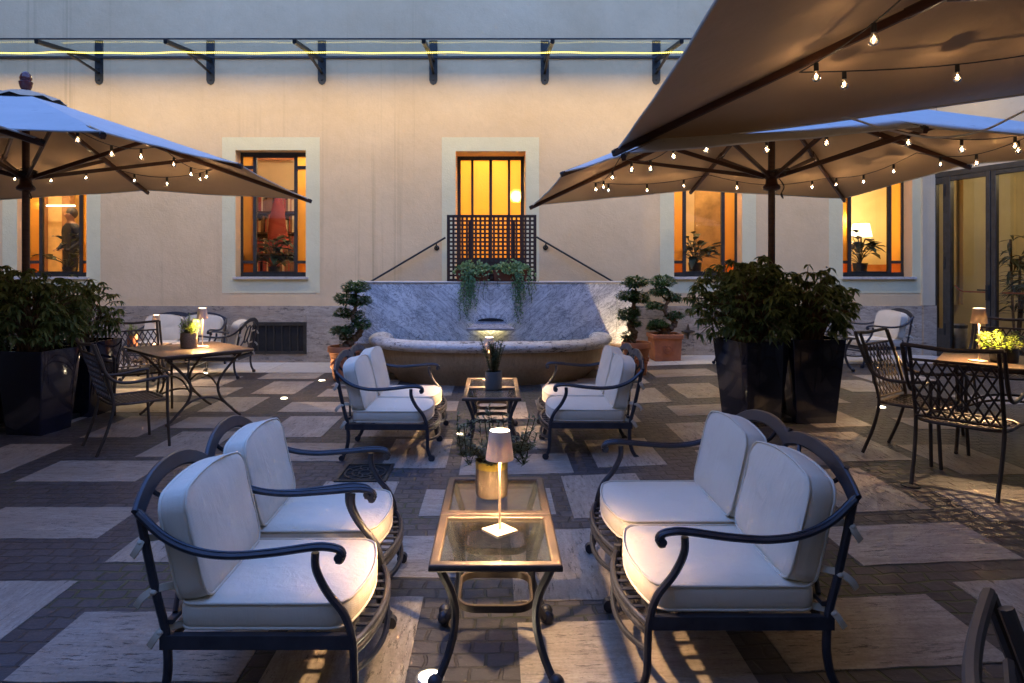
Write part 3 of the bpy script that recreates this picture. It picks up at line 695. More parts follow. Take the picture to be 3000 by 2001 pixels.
t = thing('console', 'pale console cabinet inside the lobby behind the glass door', 'cabinet', gw(1.6,2.85,.1)); m = MB(); m.box(-.5,.5,-.2,.2,.06,.95); m.box(-.53,.53,-.23,.23,.95,.99); m.build('body', plain('console_paint', (.5,.38,.2), .5), t, 30, .006)

# unseen courtyard sides, added to block the low horizon sky
def horizon_blocker(name, label, x0, x1, y0, y1, h):
    m = MB(); m.box(x0,x1,y0,y1,-.2,h); t = thing(name, label, 'building'); m.build('wall', M['blocker_wall'], t, 30)
horizon_blocker('facing_blocker', 'plain plaster building front facing the amber windows across the courtyard, unseen and added to block the horizon sky', -12.5, 13, -3.7, -3.2, 10.5)
horizon_blocker('side_blocker', 'plain plaster building closing the courtyard beyond the finial parasol, unseen and added to block the horizon sky', -12.5, -12, -3.2, 11.7, 10.5)

# ---------------------------------------------------------------- glass canopy and rope of light
t = thing('glass_canopy', 'long glass canopy on dark metal brackets high on the ochre wall', 'canopy', (0,YW,0))
cz = lambda y: 5.235 + .13*y      # y is negative outwards; the glass slopes down to its outer edge
m = MB()
xs = [-12.62+1.925*k for k in range(11)]
for a,b in zip(xs, xs[1:]):
    q = min(b, 7.5)
    if a < 7.3: m.add([(a+.004,-.02,cz(-.02)+.018),(q-.004,-.02,cz(-.02)+.018),(q-.004,-1.66,cz(-1.66)+.018),(a+.004,-1.66,cz(-1.66)+.018)],[(0,1,2,3)])
m.build('glass_pane', M['canopy_glass'], t)
m = MB(); m.bar([(-12.6,-1.665,cz(-1.665)+.018),(7.3,-1.665,cz(-1.665)+.018)], .02, .022); m.build('front_rail', M['blackmetal'], t, 30)
m = MB(); m.box(-12.6,7.4,-.03,.0,cz(0)+.015,cz(0)+.055); m.build('wall_flashing', M['frame'], t, 30)
def bracket(x):
    m = MB()
    m.add([(x+sx*.07,-.016*q,z) for q in (0,1) for sx,z in ((-1,4.87),(-.7,4.82),(0,4.795),(.7,4.82),(1,4.87),(1,5.56),(-1,5.56))],
          [(6,5,4,3,2,1,0),(7,8,9,10,11,12,13)]+[(i,(i+1)%7,(i+1)%7+7,i+7) for i in range(7)])
    m.bar([(x,-.014,cz(0)-.01),(x,-1.62,cz(-1.62)-.01)], .06, .07, (0,0,1))
    m.bar([(x,-.014,5.0),(x,-.86,cz(-.86)-.05)], .045, .03, (0,1,0))
    for z in (5.08,4.88): m.ball((x,-.02,z), .016, 8)
    m.build('bracket', M['blackmetal'], t, 30)
for k in range(-2, 8): bracket(-6.85+1.925*k)
# rope of small leds tied below the glass
t2 = NT('led_rope_glow'); c = t2.coord('Object'); wv = t2.n('ShaderNodeTexWave'); t2.t.links.new(c, wv.inputs[0]); wv.inputs['Scale'].default_value = 9.0
st = t2.math('ADD', t2.math('MULTIPLY', t2.ramp(wv.outputs['Fac'], (.45,0),(.8,1)), 2.2*K), .7*K)
t2.finish(t2.shader('ShaderNodeEmission', Color=(1,.80,.15), Strength=st))
m = MB(); pts = []
for k in range(0, 400):
    x = -12.6+19.9*k/399; ph = ((x+6.85)/1.925) % 1
    pts.append((x, YW-.98+.012*math.sin(x*3.1), cz(-.98)-.055 - .012*math.sin(PI*ph) + .004*math.sin(x*7)))
m.tube(pts, .0105, 6)
al = bpy.data.lights.new('led_strip', 'AREA'); al.shape = 'RECTANGLE'; al.size = 19.8; al.size_y = .02; al.energy = 150*K; al.color = (1,.74,.34)
lo = bpy.data.objects.new('led_strip', al); COL.objects.link(lo); lo.location = (-2.65, YW-.98, cz(-.98)-.09)
tag(m.build('led_rope', t2.m, None), 'glowing yellow rope of tiny lights strung under the glass canopy', 'rope light')

# ---------------------------------------------------------------- stair handrails
def rail(a, b, label):
    t = thing('handrail', label, 'handrail', (a[0], YW, 0)); m = MB(); dx = b[0]-a[0]
    m.tube([(0,-.09,a[1]),(dx,-.09,b[1])], .017, 10); m.build('rail', M['blackmetal'], t)
    for q in (.1,.84):
        x, z = dx*q, a[1]+(b[1]-a[1])*q; m = MB(); m.tube(smooth([(x,-.09,z),(x+.0,-.085,z-.06),(x,-.04,z-.085),(x,0,z-.085)],4), .011, 8)
        m.M = Matrix.Translation((x,-.005,z-.085)) @ Matrix.Rotation(R(90),4,'X'); m.lathe([(.045,-.005),(.045,.008),(.02,.016)], 16); m.build('bracket', M['blackmetal'], t)
rail((-.86,2.155),(-2.42,1.235), 'black wall handrail sloping down from the trellis toward the single bonsai')
rail((.70,2.165),(2.32,1.22), 'black wall handrail sloping down from the trellis toward the pair of bonsai')

# ---------------------------------------------------------------- fountain
YF = 10.6; XF = -.075
F = thing('fountain', 'veined marble wall fountain with a pitted curved stone basin', 'fountain', (XF,YF,0))
m = MB()
for a0, a1 in ((-2.19,-1.952),(-1.948,-.002),(.002,1.948),(1.952,2.19)): m.box(a0,a1,0,.42,.46,1.395)
m.build('back_panel', M['marble'], F, 30)
m = MB(); m.box(-2.20,2.20,-.015,.44,1.397,1.424); m.build('coping', M['white_band'], F, 30, .004)
m = MB(); m.box(-2.19,2.19,.012,.42,0,.458); m.build('base_course', M['plinth'], F, 30)
a_, b_ = 1.80, 1.46
def ell(k, n, sx=1, sy=1, z=0): 
    q = PI*k/n; c, s = math.cos(q), math.sin(q)
    return V((-a_*sx*math.copysign(abs(c)**.8, c), -b_*sy*abs(s)**.72, z))
N = 48
path = [ell(k, N) for k in range(N+1)]
m = MB(); rings = []
for i, p in enumerate(path):
    tq = (path[min(i+1,N)]-path[max(i-1,0)]).normalized(); out = V((tq.y,-tq.x,0))
    if out.dot(V((p.x,p.y,0))) < 0: out = -out
    e = max(0, 1-min(i, N-i)/5.0); wd = .15+.03*e; ht = .17+.02*e
    rings.append([V((p.x,p.y,.555)) - out*.12 + out*(wd*math.cos(2*PI*k/16)) + V((0,0,ht/2*math.sin(2*PI*k/16)*(1 if math.sin(2*PI*k/16) > 0 else .9))) for k in range(16)])
for a0, a1 in ((0,10),(10,19),(19,30),(30,39),(39,48)):
    seg_ = rings[a0:a1+1]
    if a1 < N: seg_ = seg_[:-1] + [[p.lerp(q, .96) for p, q in zip(seg_[-2], seg_[-1])]]
    m.loft(seg_)
m.build('rim', M['rimstone'], F, 50)
m = MB(); rings = []
for z, sc_ in ((0,.80),(.06,.82),(.2,.90),(.34,.945),(.47,.955),(.53,.95)):
    rings.append([V((XF*0,0,0)) + ell(k, N, sc_, sc_, z) for k in range(N+1)] )
vs = [p for r_ in rings for p in r_]; n = N+1
m.add(vs, [(i*n+k, i*n+k+1, (i+1)*n+k+1, (i+1)*n+k) for i in range(len(rings)-1) for k in range(N)])
inner = [ell(k, N, .80, .80, z) for z in (.53,.25) for k in range(N+1)]
m.add(inner, [(k+1,k,n+k,n+k+1) for k in range(N)]); m.build('basin', M['basin'], F, 60)
m = MB(); m.add([ell(k,N,.80,.80,.25) for k in range(N+1)], [tuple(range(N+1))]); m.build('basin_floor', M['basin'], F)
wm = NT('basin_water'); wn = wm.bump(wm.noise(wm.coord('Object'), 9, 3), .25, .02); fr_ = wm.n('ShaderNodeFresnel'); fr_.inputs[0].default_value = 1.33
wm.finish(wm.mixs(fr_.outputs[0], wm.shader('ShaderNodeBsdfTransparent', Color=(.75,.85,.8)), wm.shader('ShaderNodeBsdfGlossy', Roughness=.03, Normal=wn)))
m = MB(); m.add([ell(k,N,.80,.80,.40) for k in range(N+1)], [tuple(range(N+1))]); m.build('water_surface', wm.m, F)
# sloping marble spout shelf
m = MB()
b0 = [(-.22,-.0),(.22,0),(.36,-.40),(-.36,-.40)]
zz = lambda y: .80+.17*y
m.add([(x,y,zz(y)) for x,y in b0]+[(x,y,zz(y)-.035) for x,y in b0], [(3,2,1,0),(4,5,6,7),(0,1,5,4),(1,2,6,5),(2,3,7,6),(3,0,4,7)])
m.build('spout', plain('grey_spout_marble', (.26,.25,.27), .3, 0, .5, .35, 12), F, 30, .006)
m = MB(); m.add([(.21*math.cos(PI*k/16),-.005,.806+.05*math.sin(PI*k/16)) for k in range(17)],[tuple(range(17))]); m.build('slot', plain('spout_slot', (.008,.008,.01), .6), F)
lm = thing('fountain_light', 'small warm light fixture tucked under the fountain spout', 'lamp', (XF,YF-.10,.728)); m = MB(); m.bar([(-.15,0,0),(.15,0,0)], .04, .025); m.build('housing', M['blackmetal'], lm)
m = MB(); m.quad((-.14,.0215,-.008),(.14,.0215,-.008),(.14,.0215,.009),(-.14,.0215,.009)); m.build('lens', emit('fountain_led', (1,.82,.40), 60), lm)

# ---------------------------------------------------------------- trellis and ivy troughs
T = thing('trellis_screen', 'dark brown wooden trellis screen standing on the fountain wall before the amber door', 'trellis', (-.062,10.78,1.424))
m = MB(); W2 = .70; H = 1.045; nx, nz = 19, 15
px_, pz_ = (2*W2-.05)/nx, (H-.05)/nz; ho = .037
for i in range(nx+1):
    x = -W2+.025+px_*i; m.box(x-(px_-ho)/2 if i else -W2, x+(px_-ho)/2 if i < nx else W2, -.012, .002, 0, H)
for j in range(nz+1):
    z = .025+pz_*j; m.box(-W2+.004, W2-.004, -.002, .012, max(0,z-(pz_-ho)/2) if j else .001, z+(pz_-ho)/2 if j < nz else H-.001)
m.build('lattice', M['lattice'], T, 30)
m = MB(); m.box(-W2-.006,-W2+.028,-.018,.018,0,H+.003); m.box(W2-.028,W2+.006,-.018,.018,0,H+.003); m.box(-W2+.03,W2-.03,-.016,.017,H-.03,H+.002); m.build('border', M['lattice'], T, 30)
for s in (-.35,.35):
    m = MB(); m.box(s-.02,s+.02,.02,.06,0,H*.9); m.build('rear_post', M['lattice'], T, 30)
def trough(x0, x1, label, seed, strands):
    r = random.Random(seed); cx = (x0+x1)/2; t = thing('ivy_trough', label, 'plant', (cx,10.68,1.424)); hw = (x1-x0)/2
    m = MB(); 
    m.loft([[(-hw+.02,-.055,0),(hw-.02,-.055,0),(hw-.02,.055,0),(-hw+.02,.055,0)],[(-hw,-.07,.165),(hw,-.07,.165),(hw,.07,.165),(-hw,.07,.165)]]); m.box(-hw-.008,hw+.008,-.078,.078,.152,.182); m.build('trough', M['terra_brown'], t, 30, .006)
    lf = MB(); sm = MB()
    def iv(p, d, s): lf.leaf(p, d, (r.uniform(-.5,.5),-1,.4), s, s*.95, r.uniform(0,.4), .12)
    for i in range(520):
        a = r.uniform(0,2*PI); q = r.random()**.5
        p = V((hw*1.12*q*math.cos(a), .11*q*math.sin(a)-.03, .17+.16*r.random()*(1.1-q) + .05*math.sin(a*3+seed)))
        iv(p, (math.cos(a)+r.uniform(-.5,.5),-.6+r.uniform(-.6,.3),r.uniform(-.7,.5)), r.uniform(.028,.05))
    for (sx, length, dens) in strands:
        x = sx-cx; pts = [V((x,-.05,.2)), V((x+r.uniform(-.02,.02),-.13,.16))]; z = .16
        while z > .16-length:
            z -= .05; pts.append(V((pts[-1].x+r.uniform(-.022,.022), -.12+r.uniform(-.012,.012), z)))
        sm.tube(pts, .0035, 4)
        for p in pts[1:]:
            taper = 1-.5*max(0,(.16-p.z)/max(.01,length))
            for k in range(dens):
                iv(p+V((r.uniform(-.035,.035),r.uniform(-.03,.02),r.uniform(-.03,.03))), (r.uniform(-1,1),-.7,r.uniform(-1.2,.1)), r.uniform(.026,.046)*taper)
    lf.build('ivy_leaves', M['leaf_ivy'], t, 180); sm.build('ivy_stems', M['stem'], t)
r_ = random.Random(5)
trough(-.62,-.10,'brown clay trough whose longest ivy strands hang over bare marble beside one bonsai', 21,
       [(-.53+.17*r_.random(), r_.uniform(.3,.62), 5) for i in range(8)] + [(-.5,.74,3),(-.46,.72,3),(-.30,.22,2),(-.2,.15,1),(-.12,.3,1),(-.24,.4,1),(-.16,.42,1)])
trough(-.04,.50,'brown clay trough of trailing ivy on the side of the bonsai pair', 22,
       [(.30+.14*r_.random(), r_.uniform(.35,.68), 4) for i in range(7)] + [(.33,.8,3),(.28,.78,1),(.48,.35,2),(.56,.42,2),(.52,.5,1),(.6,.3,2),(.02,.25,1)])

# ---------------------------------------------------------------- bonsai
def bonsai(label, loc, square, trunk, pads, seed, potw, poth):
    r = random.Random(seed); t = thing('bonsai', label, 'plant', loc, 0, 'bonsai beside the fountain')
    m = MB()
    if square:
        q = potw/2; m.loft([[(sx*q*.86,sy*q*.86,0) for sx,sy in ((-1,-1),(1,-1),(1,1),(-1,1))],[(sx*q*.94,sy*q*.94,poth-.06) for sx,sy in ((-1,-1),(1,-1),(1,1),(-1,1))]])
        o_ = rrect(potw*1.04,potw*1.04,.03); i_ = rrect(potw*.86,potw*.86,.02)
        m.loft([[(x,y,poth-.07) for x,y in o_],[(x,y,poth) for x,y in o_],[(x,y,poth) for x,y in i_],[(x,y,poth-.06) for x,y in i_]])
        m.build('pot', M['terracotta'], t, 30, .008)
        m = MB(); m.M = Matrix.Translation((0,-q*.905-.004,poth*.45)) @ Matrix.Rotation(R(86),4,'X')
        for k in range(12):
            a = 2*PI*k/12; m.ball((.062*math.cos(a),.062*math.sin(a),.0), .016, 8, .5)
        m.lathe([(.028,-.01),(.028,.006),(.012,.010)], 16); m.lathe([(.086,-.01),(.094,-.01),(.094,.006),(.086,.006)], 28); m.build('medallion', M['terracotta'], t)
        m = MB(); m.box(-q*.87,q*.87,-q*.87,q*.87,poth-.055,poth-.045); m.build('soil', M['soil'], t)
    else:
        q = potw/2; m.lathe([(q*.60,0),(q*.66,.02),(q*.68,.06),(q*.7,.065),(q*.80,poth*.62),(q*.83,poth*.64),(q*.83,poth*.70),(q*.86,poth*.72),(q*.90,poth-.09),(q,poth-.08),(q*1.0,poth-.012),(q*.97,poth),(q*.86,poth),(q*.84,poth-.05)], 40)
        m.build('pot', M['terracotta'], t, 35)
        m = MB(); m.lathe([(.001,poth-.05),(q*.845,poth-.05),(q*.84,poth-.045),(.001,poth-.03)], 28); m.build('soil', M['soil'], t)
        m = MB()
        for k in range(26):
            a = 2*PI*k/26; rr_ = q*.755; m.ball((rr_*math.cos(a),rr_*math.sin(a),poth*.46+.03*math.sin(k*2.1)), .026, 8)
        m.build('relief_swags', M['terracotta'], t)
    tp = smooth(trunk, 6); m = MB(); n_ = len(tp)
    m.tube([p+V((r.uniform(-.006,.006),r.uniform(-.006,.006),0)) for p in tp], [.062*(1-.72*i/(n_-1))+.012*math.sin(i*1.7)*(1-i/n_) + (.03 if i < 2 else 0) for i in range(n_)], 10)
    for k in range(5):
        a = 2*PI*k/5+.4; b = tp[1]; m.tube([b, b+V((.06*math.cos(a),.06*math.sin(a),-.01)), b+V((.11*math.cos(a),.11*math.sin(a),-.05))], [.03,.022,.008], 6)
    lf = MB()
    for (x,y,z,rx,rz_) in pads:
        c = V((x,y,z)); best = min(tp, key=lambda p: (p-c+V((0,0,.06))).length)
        m.tube(smooth([best, (best+c)/2+V((0,0,-.02)), c+V((0,0,-rz_*.3))], 3), [.02,.018,.016,.014,.012,.01,.008][:7], 6)
        for k in range(8):
            a = r.uniform(0,2*PI); m.tube([c+V((0,0,-rz_*.4)), c+V((rx*.7*math.cos(a),rx*.7*math.sin(a),r.uniform(-.3,.4)*rz_))], [.006,.003], 4)
        for i in range(int(1500*rx*(rx+rz_)/.04)//3):
            a = r.uniform(0,2*PI); q_ = r.random()**.45; u = r.uniform(-1,1)
            p = c + V((rx*q_*math.cos(a)*math.sqrt(1-u*u*.8), rx*q_*math.sin(a)*math.sqrt(1-u*u*.8), rz_*u*(.9 if u > 0 else .55)))
            p += V((noise.noise(p*9),noise.noise(p*9+V((7,0,0))),noise.noise(p*9+V((0,5,0)))))*.03
            lf.leaf(p, (math.cos(a)+r.uniform(-.6,.6),math.sin(a)+r.uniform(-.6,.6),r.uniform(-.3,.9)), (0,0,1), r.uniform(.045,.07), .03, .2)
    m.build('trunk', M['bark'], t); lf.build('foliage', M['leaf_bonsai'], t, 180)
s_ = .0049
def bp(u, v, cu, Y, dy=0): return ((u-cu)*Y/2000, dy, 1.65-(v-782)*Y/2000)
def mkb(label, loc, square, tr, pd, cu, seed, potw, poth):
    Y = loc[1]; z0 = loc[2]
    def cv(u,v,dy=0): x,y,z = bp(u,v,cu,Y,dy); return (x,y,z-z0)
    bonsai(label, loc, square, [cv(*q) for q in tr], [(*cv(q[0],q[1],q[2]), q[3], q[4]) for q in pd], seed, potw, poth)
mkb('bonsai in a round terracotta pot with a glowing floor light at its foot', (-2.2,9.95,0), False,
    [(1000,1022),(1012,1008),(1034,990),(1048,972),(1046,955),(1030,938),(1024,922),(1034,905),(1036,880),(1036,855)],
    [(1036,845,0,.18,.11),(1010,878,-.05,.16,.10),(1048,885,.03,.15,.10),(1000,920,0,.13,.085),(1038,928,.08,.08,.08),(1050,952,-.03,.14,.09),(1000,970,-.05,.17,.075),(1010,992,.05,.11,.06)], 1003, 31, .49, .5)
mkb('bonsai in a round terracotta pot standing behind the back of a cream settee', (2.05,9.95,gz(2.05)), False,
    [(1850,1006),(1862,992),(1866,975),(1854,955),(1858,940),(1864,918),(1864,895),(1868,870),(1872,855)],
    [(1868,830,0,.18,.10),(1848,870,0,.15,.09),(1880,876,.02,.15,.12),(1846,925,-.03,.15,.10),(1866,915,.05,.10,.09),(1868,950,.02,.10,.07),(1846,985,-.02,.07,.08)], 1872, 32, .43, .48)
mkb('cloud pruned bonsai in a square terracotta box against the stone wall base', (2.81,11.35,gz(2.81)), True,
    [(1942,972),(1956,966),(1972,952),(1973,940),(1958,928),(1946,912),(1950,892),(1960,872),(1955,850)],
    [(1938,828,0,.20,.12),(1932,858,0,.17,.08),(1972,876,.03,.13,.09),(1914,898,0,.14,.08),(1974,928,.03,.14,.08),(1925,950,-.03,.16,.07),(1916,962,.05,.11,.05)], 1945, 33, .49, .44)

# ---------------------------------------------------------------- cushioned cast metal seats
def cushion(mb, outline, t, bulge, Mx, wr=.004, seed=0, puff=.006):
    # boxed cushion with piping: outline in (u,v), thickness along w
    n = len(outline); cx = sum(p[0] for p in outline)/n; cy = sum(p[1] for p in outline)/n
    def pt(p, s, w): return (cx+(p[0]-cx)*s, cy+(p[1]-cy)*s, w)
    rings = []
    for sgn, order in ((-1, (0,.3,.55,.75,.88,.96,1)), (1, (1,.96,.88,.75,.55,.3,0))):
        for s in order:
            ring = []
            for p in outline:
                w = sgn*(t/2 + bulge*(1-s**2.6) - .003*(s > .98))
                q = V(pt(p, max(s,.002), w))
                if s < .99: q.z += sgn*wr*(noise.noise(V((q.x*7+seed,q.y*7,sgn*3)))+.6*noise.noise(V((q.x*3+seed,q.y*16,sgn*5))))
                ring.append(q)
            rings.append(ring)
        if sgn == -1:
            for w in (-.3,0,.3): rings.append([V(pt(p, 1+puff/.3*(1-abs(w)), w*t)) for p in outline])
    old = mb.M; mb.M = Mx if old is None else old @ Mx
    mb.loft(rings)
    for sgn in (-1,1): mb.tube([pt(p,1.003,sgn*t/2) for p in outline], .0055, 6, closed=True)
    mb.M = old

def back_plane(z): return .655+.30*(z-.35)
def sofa(n, name, label, cat, pitch=.665, group=None, seed=0):
    t = thing(name, label, cat, (0,0,0), 0, group); W = n*pitch; h = W/2
    for s in (-1,1):
        x = s*h
        m = MB(); m.bar(smooth([(x,.14,.612),(x,.137,.55),(x,.098,.47),(x,.036,.39),(x,.006,.30),(x,.0,.20),(x,-.004,.10),(x,-.022,.045),(x,-.034,.03)],5), .028, .027, (1,0,0), ch=.3); m.tube([(x-.017,-.036,.028),(x+.017,-.036,.028)], .028, 12); m.build('leg', M['iron'], t)
        m = MB(); m.bar(smooth([(x,.777,.748),(x,.752,.62),(x,.715,.45),(x,.685,.33),(x,.675,.2),(x,.69,.1),(x,.72,.04),(x,.73,.03)],5), .030, .027, (1,0,0), ch=.3); m.tube([(x-.016,.73,.024),(x+.016,.73,.024)], .024, 12); m.build('leg', M['iron'], t)
        m = MB(); pts = smooth([(x,.062,.588),(x,.047,.586),(x,.040,.602),(x,.052,.622),(x,.09,.632),(x,.15,.632),(x+s*.012,.30,.616),(x+s*.016,.45,.608),(x+s*.012,.58,.625),(x+s*.004,.69,.672),(x,.785,.757)],6)
        m.bar(pts, .038, .022, (0,0,1), ch=.3)
        m.tube([p+V((0,0,.011)) for p in pts[12:]], .006, 6); m.tube([(x-.021,.054,.598),(x+.021,.054,.598)], .015, 10); m.build('arm', M['iron'], t)
    if n > 1:
        for k in range(1,n):
            x = -h+k*pitch
            m = MB(); m.bar(smooth([(x,.005,.315),(x,.0,.20),(x,-.004,.10),(x,-.022,.045),(x,-.034,.03)],4), .034, .03, (1,0,0), ch=.3); m.tube([(x-.019,-.036,.03),(x+.019,-.036,.03)], .030, 12); m.build('leg', M['iron'], t)
            m = MB(); m.bar(smooth([(x,.69,.30),(x,.685,.2),(x,.70,.1),(x,.735,.04)],4), .03, .028, (1,0,0)); m.tube([(x-.018,.74,.026),(x+.018,.74,.026)], .026, 12); m.build('leg', M['iron'], t)
    # seat frame with scalloped front bars and deck slats
    m = MB()
    for s in (-1,1): m.box(s*h-.014,s*h+.014,.005,.70,.266,.316)
    m.box(-h+.016,h-.016,.675,.70,.262,.30); m.box(-h+.016,h-.016,.02,.045,.262,.296)
    for k in range(n):
        a = -h+k*pitch; 
        for z, bz, rr in ((.285,0,.013),(.250,0,.012),(.185,-.035,.012)):
            m.tube([(a+pitch*q/14, .0-.062*math.sin(PI*q/14)**.8, z+bz*math.sin(PI*q/14)) for q in range(15)], rr, 8)
        for q in range(1,9):
            x = a+pitch*q/9; y = -.058*math.sin(PI*q/9)**.8; m.bar([(x,y,.278),(x,.68,.278)], .022, .008)
        if k: m.box(a-.012,a+.012,.045,.675,.25,.296)
    m.build('seat_frame', M['bronze'] if False else M['iron'], t, 35)
    # arched back frame with ring ornament
    m = MB(); nrm = V((0,-.94,.34))
    for k in range(n):
        a = -h+k*pitch; zl = .748 if k == 0 else .818; zr = .748 if k == n-1 else .818
        pts = []
        for q in range(17):
            u = q/16; z = zl+(zr-zl)*u; hump = .850-.5*(zl+zr)
            z += hump*(1-abs(2*u-1)**2.3); pts.append((a+pitch*u, back_plane(z)+.012, z))
        m.bar(pts, .064, .020, (0,-.95,.29), ch=.3)
        c = a+pitch/2
        el = [(c+.075*math.cos(q), back_plane(.63+.13*math.sin(q))+.012, .63+.13*math.sin(q)) for q in [2*PI*i/24 for i in range(24)]]
        m.tube(el, .011, 7, closed=True)
        for sx in (-1,1):
            m.tube(smooth([(c+sx*.055,back_plane(.715)+.012,.715),(c+sx*.17,back_plane(.78)+.012,.78),(c+sx*.21,back_plane(.84)+.012,.84)],4), .010, 6)
            m.tube(smooth([(c+sx*.055,back_plane(.545)+.012,.545),(c+sx*.18,back_plane(.45)+.012,.44),(c+sx*.27,back_plane(.37)+.012,.37)],4), .010, 6)
        if k: m.bar([(a,.69,.30),(a,back_plane(.6)+.012,.6),(a,back_plane(.87)+.012,.87)], .028, .02, (0,-1,0))
    m.bar([(-h,back_plane(.36)+.012,.36),(h,back_plane(.36)+.012,.36)], .03, .018, (0,0,1)); m.build('back_frame', M['iron'], t, 35)
    for k in range(n):
        c = -h+k*pitch+pitch/2; cw = pitch-.045
        o = rrect(cw,.60,.05,5,0,.345)
        o2 = []
        for (x,y) in o:
            if y < .2: y -= (.2-y)/.2*.055*max(0,math.cos(PI*x/cw))**.8
            o2.append((x,y))
        dens = []
        for i in range(len(o2)):
            p, q = o2[i], o2[(i+1)%len(o2)]; L = math.hypot(q[0]-p[0],q[1]-p[1]); st = max(1,int(L/.05))
            for j in range(st): dens.append((p[0]+(q[0]-p[0])*j/st, p[1]+(q[1]-p[1])*j/st))
        o2 = []
        for (x,y) in dens:
            if y < .12 and abs(x) < cw/2-.04: y = .045-.058*max(0,math.cos(PI*x/cw))**.8
            o2.append((x,y))
        m = MB(); cushion(m, o2, .090, .014, Matrix.Translation((c,0,.370)), .0035, seed+k*3.1); m.build('seat_cushion', M['cushion'], t, 60)
        m = MB(); bw = pitch-.055; o = rrect(bw,.395,.065,7,0,.1975); o2 = []
        for i in range(len(o)):
            p, q = o[i], o[(i+1)%len(o)]; L = math.hypot(q[0]-p[0],q[1]-p[1]); st = max(1,int(L/.045))
            for j in range(st): o2.append((p[0]+(q[0]-p[0])*j/st, p[1]+(q[1]-p[1])*j/st))
        o3 = [(x, y+(.04*(1-(2*x/bw)**2) if y > .25 else 0)) for x,y in o2]
        ax = math.atan2(.30,1)
        Mx = Matrix.Translation((c, back_plane(.43)-.085, .415)) @ Matrix.Rotation(R(90)-ax*.78,4,'X')
        cushion(m, o3, .10, .022, Mx, .007, seed+k*5.7+11); m.build('back_cushion', M['cushion'], t, 60)
    for s in (-1,1):
        for yy, z, q in ((.69,.325,0),(.715,.47,.02),(.76,.65,-.01)):
            m = MB(); m.bar(smooth([(s*(h-.06),yy-.05,z),(s*(h+.004),yy+.0,z+.012),(s*(h+.022),yy+.022+q,z-.012),(s*(h+.018),yy+.045+q,z-.045)],4), .026, .007, (.9*s,0,.3), ch=.2); m.ball((s*(h+.012),yy+.008,z+.004), .013, 8, .8); m.build('tie', M['tie'], t)
    return t
def put(o, origin, rz): o.location = at(*origin); o.rotation_euler = (0,0,R(rz)); return o
G1 = 'cushioned metal armchairs'; G2 = 'two seat cushioned metal settees'
ac = put(sofa(1,'armchair','cream cushioned metal armchair closest to the camera beside the table with the lamp','armchair',.64,G1,1), (-.515,2.80), 90)
dup(ac, 'cream cushioned metal armchair beside the table carrying the rosemary can', at(-.55,3.49), (0,0,R(91.2)))
dup(ac, 'cream cushioned armchair by the wall vent turned with its ring back to the camera side', at(-4.52,10.38), (0,0,R(-91)))
dup(ac, 'cream cushioned armchair by the grey glass door and stone pilaster', at(5.52,10.6), (0,0,R(-84)))
dup(ac, 'cushioned armchair half hidden behind the parasol planters facing the glass door', at(4.15,10.4), (0,0,R(88)))
dup(ac, 'cushioned armchair mostly hidden behind the planter with the red finial parasol', at(-6.05,10.1), (0,0,R(84)))
ls = put(sofa(2,'settee','large cream two seat settee closest to the camera beside the lamp table','settee',.66,G2,20), (.575,3.24), -90)
dup(ls, 'cream two seat settee before the fountain beside the floor light and the round bonsai pot', at(-.565,6.455), (0,0,R(88.8)))
dup(ls, 'cream two seat settee before the fountain backing onto the pair of bonsai', at(.475,6.465), (0,0,R(-91.3)))
dup(ls, 'cream two seat settee standing against the stone wall base behind the lattice chairs', at(-5.25,10.85), (0,0,0))

# ---------------------------------------------------------------- glass topped side tables
def side_table(label, loc, rz=0):
    t = thing('side_table', label, 'side table', loc, rz, 'glass topped side tables'); a, b, z = .26, .275, .50
    m = MB(); prof = [(-.0,-.028),(.0,-.008),(-.006,0),(-.036,.0),(-.042,-.004),(-.042,-.028)]
    rings = []
    for (sx,sy) in ((-1,-1),(1,-1),(1,1),(-1,1)): rings.append([(sx*(a+p[0]), sy*(b+p[0]), z+p[1]) for p in prof])
    m.loft(rings, closed=True); m.build('rim', M['bronze'], t, 30, .004)
    m = MB(); m.box(-a+.04,a-.04,-b+.04,b-.04,z-.013,z-.006); m.build('glass_top', M['tableglass'], t, 30)
    for (sx,sy) in ((-1,-1),(1,-1),(1,1),(-1,1)):
        p = lambda r, zz: (sx*r*.72, sy*r*.74, zz)
        m = MB(); m.bar(smooth([p(.31,z-.02),p(.285,.43),p(.245,.35),p(.225,.27),p(.232,.19),p(.262,.11),p(.305,.045),p(.325,.03)],5), .034, .026, (-sy,sx,0), ch=.3)
        q = p(.33,.03); m.ball((q[0],q[1],.031), .031, 10); m.build('leg', M['iron'], t)
    m = MB(); ring = [(x,y,.272) for x,y in rrect(.30,.31,.07,6)]; m.bar(ring, .012, .032, (0,0,1), closed=True); m.build('stretcher', M['bronze'], t)
    return t
st0 = side_table('glass topped side table closest to the camera with the lit lamp on it', at(.0,2.90))
for lab, p in (('glass topped side table carrying the hammered bronze can', at(.0,3.455)), ('glass topped side table with the grey pot between the two settees by the fountain', at(-.035,6.25)),
               ('glass topped side table nearest the fountain basin with a lit lamp', at(-.035,6.81)), ('side table with a small lamp before the settee on the wall', at(-5.15,10.05)), ('small metal side table between the two armchairs behind the parasol planters', at(4.95,10.15))):
    dup(st0, lab, p)

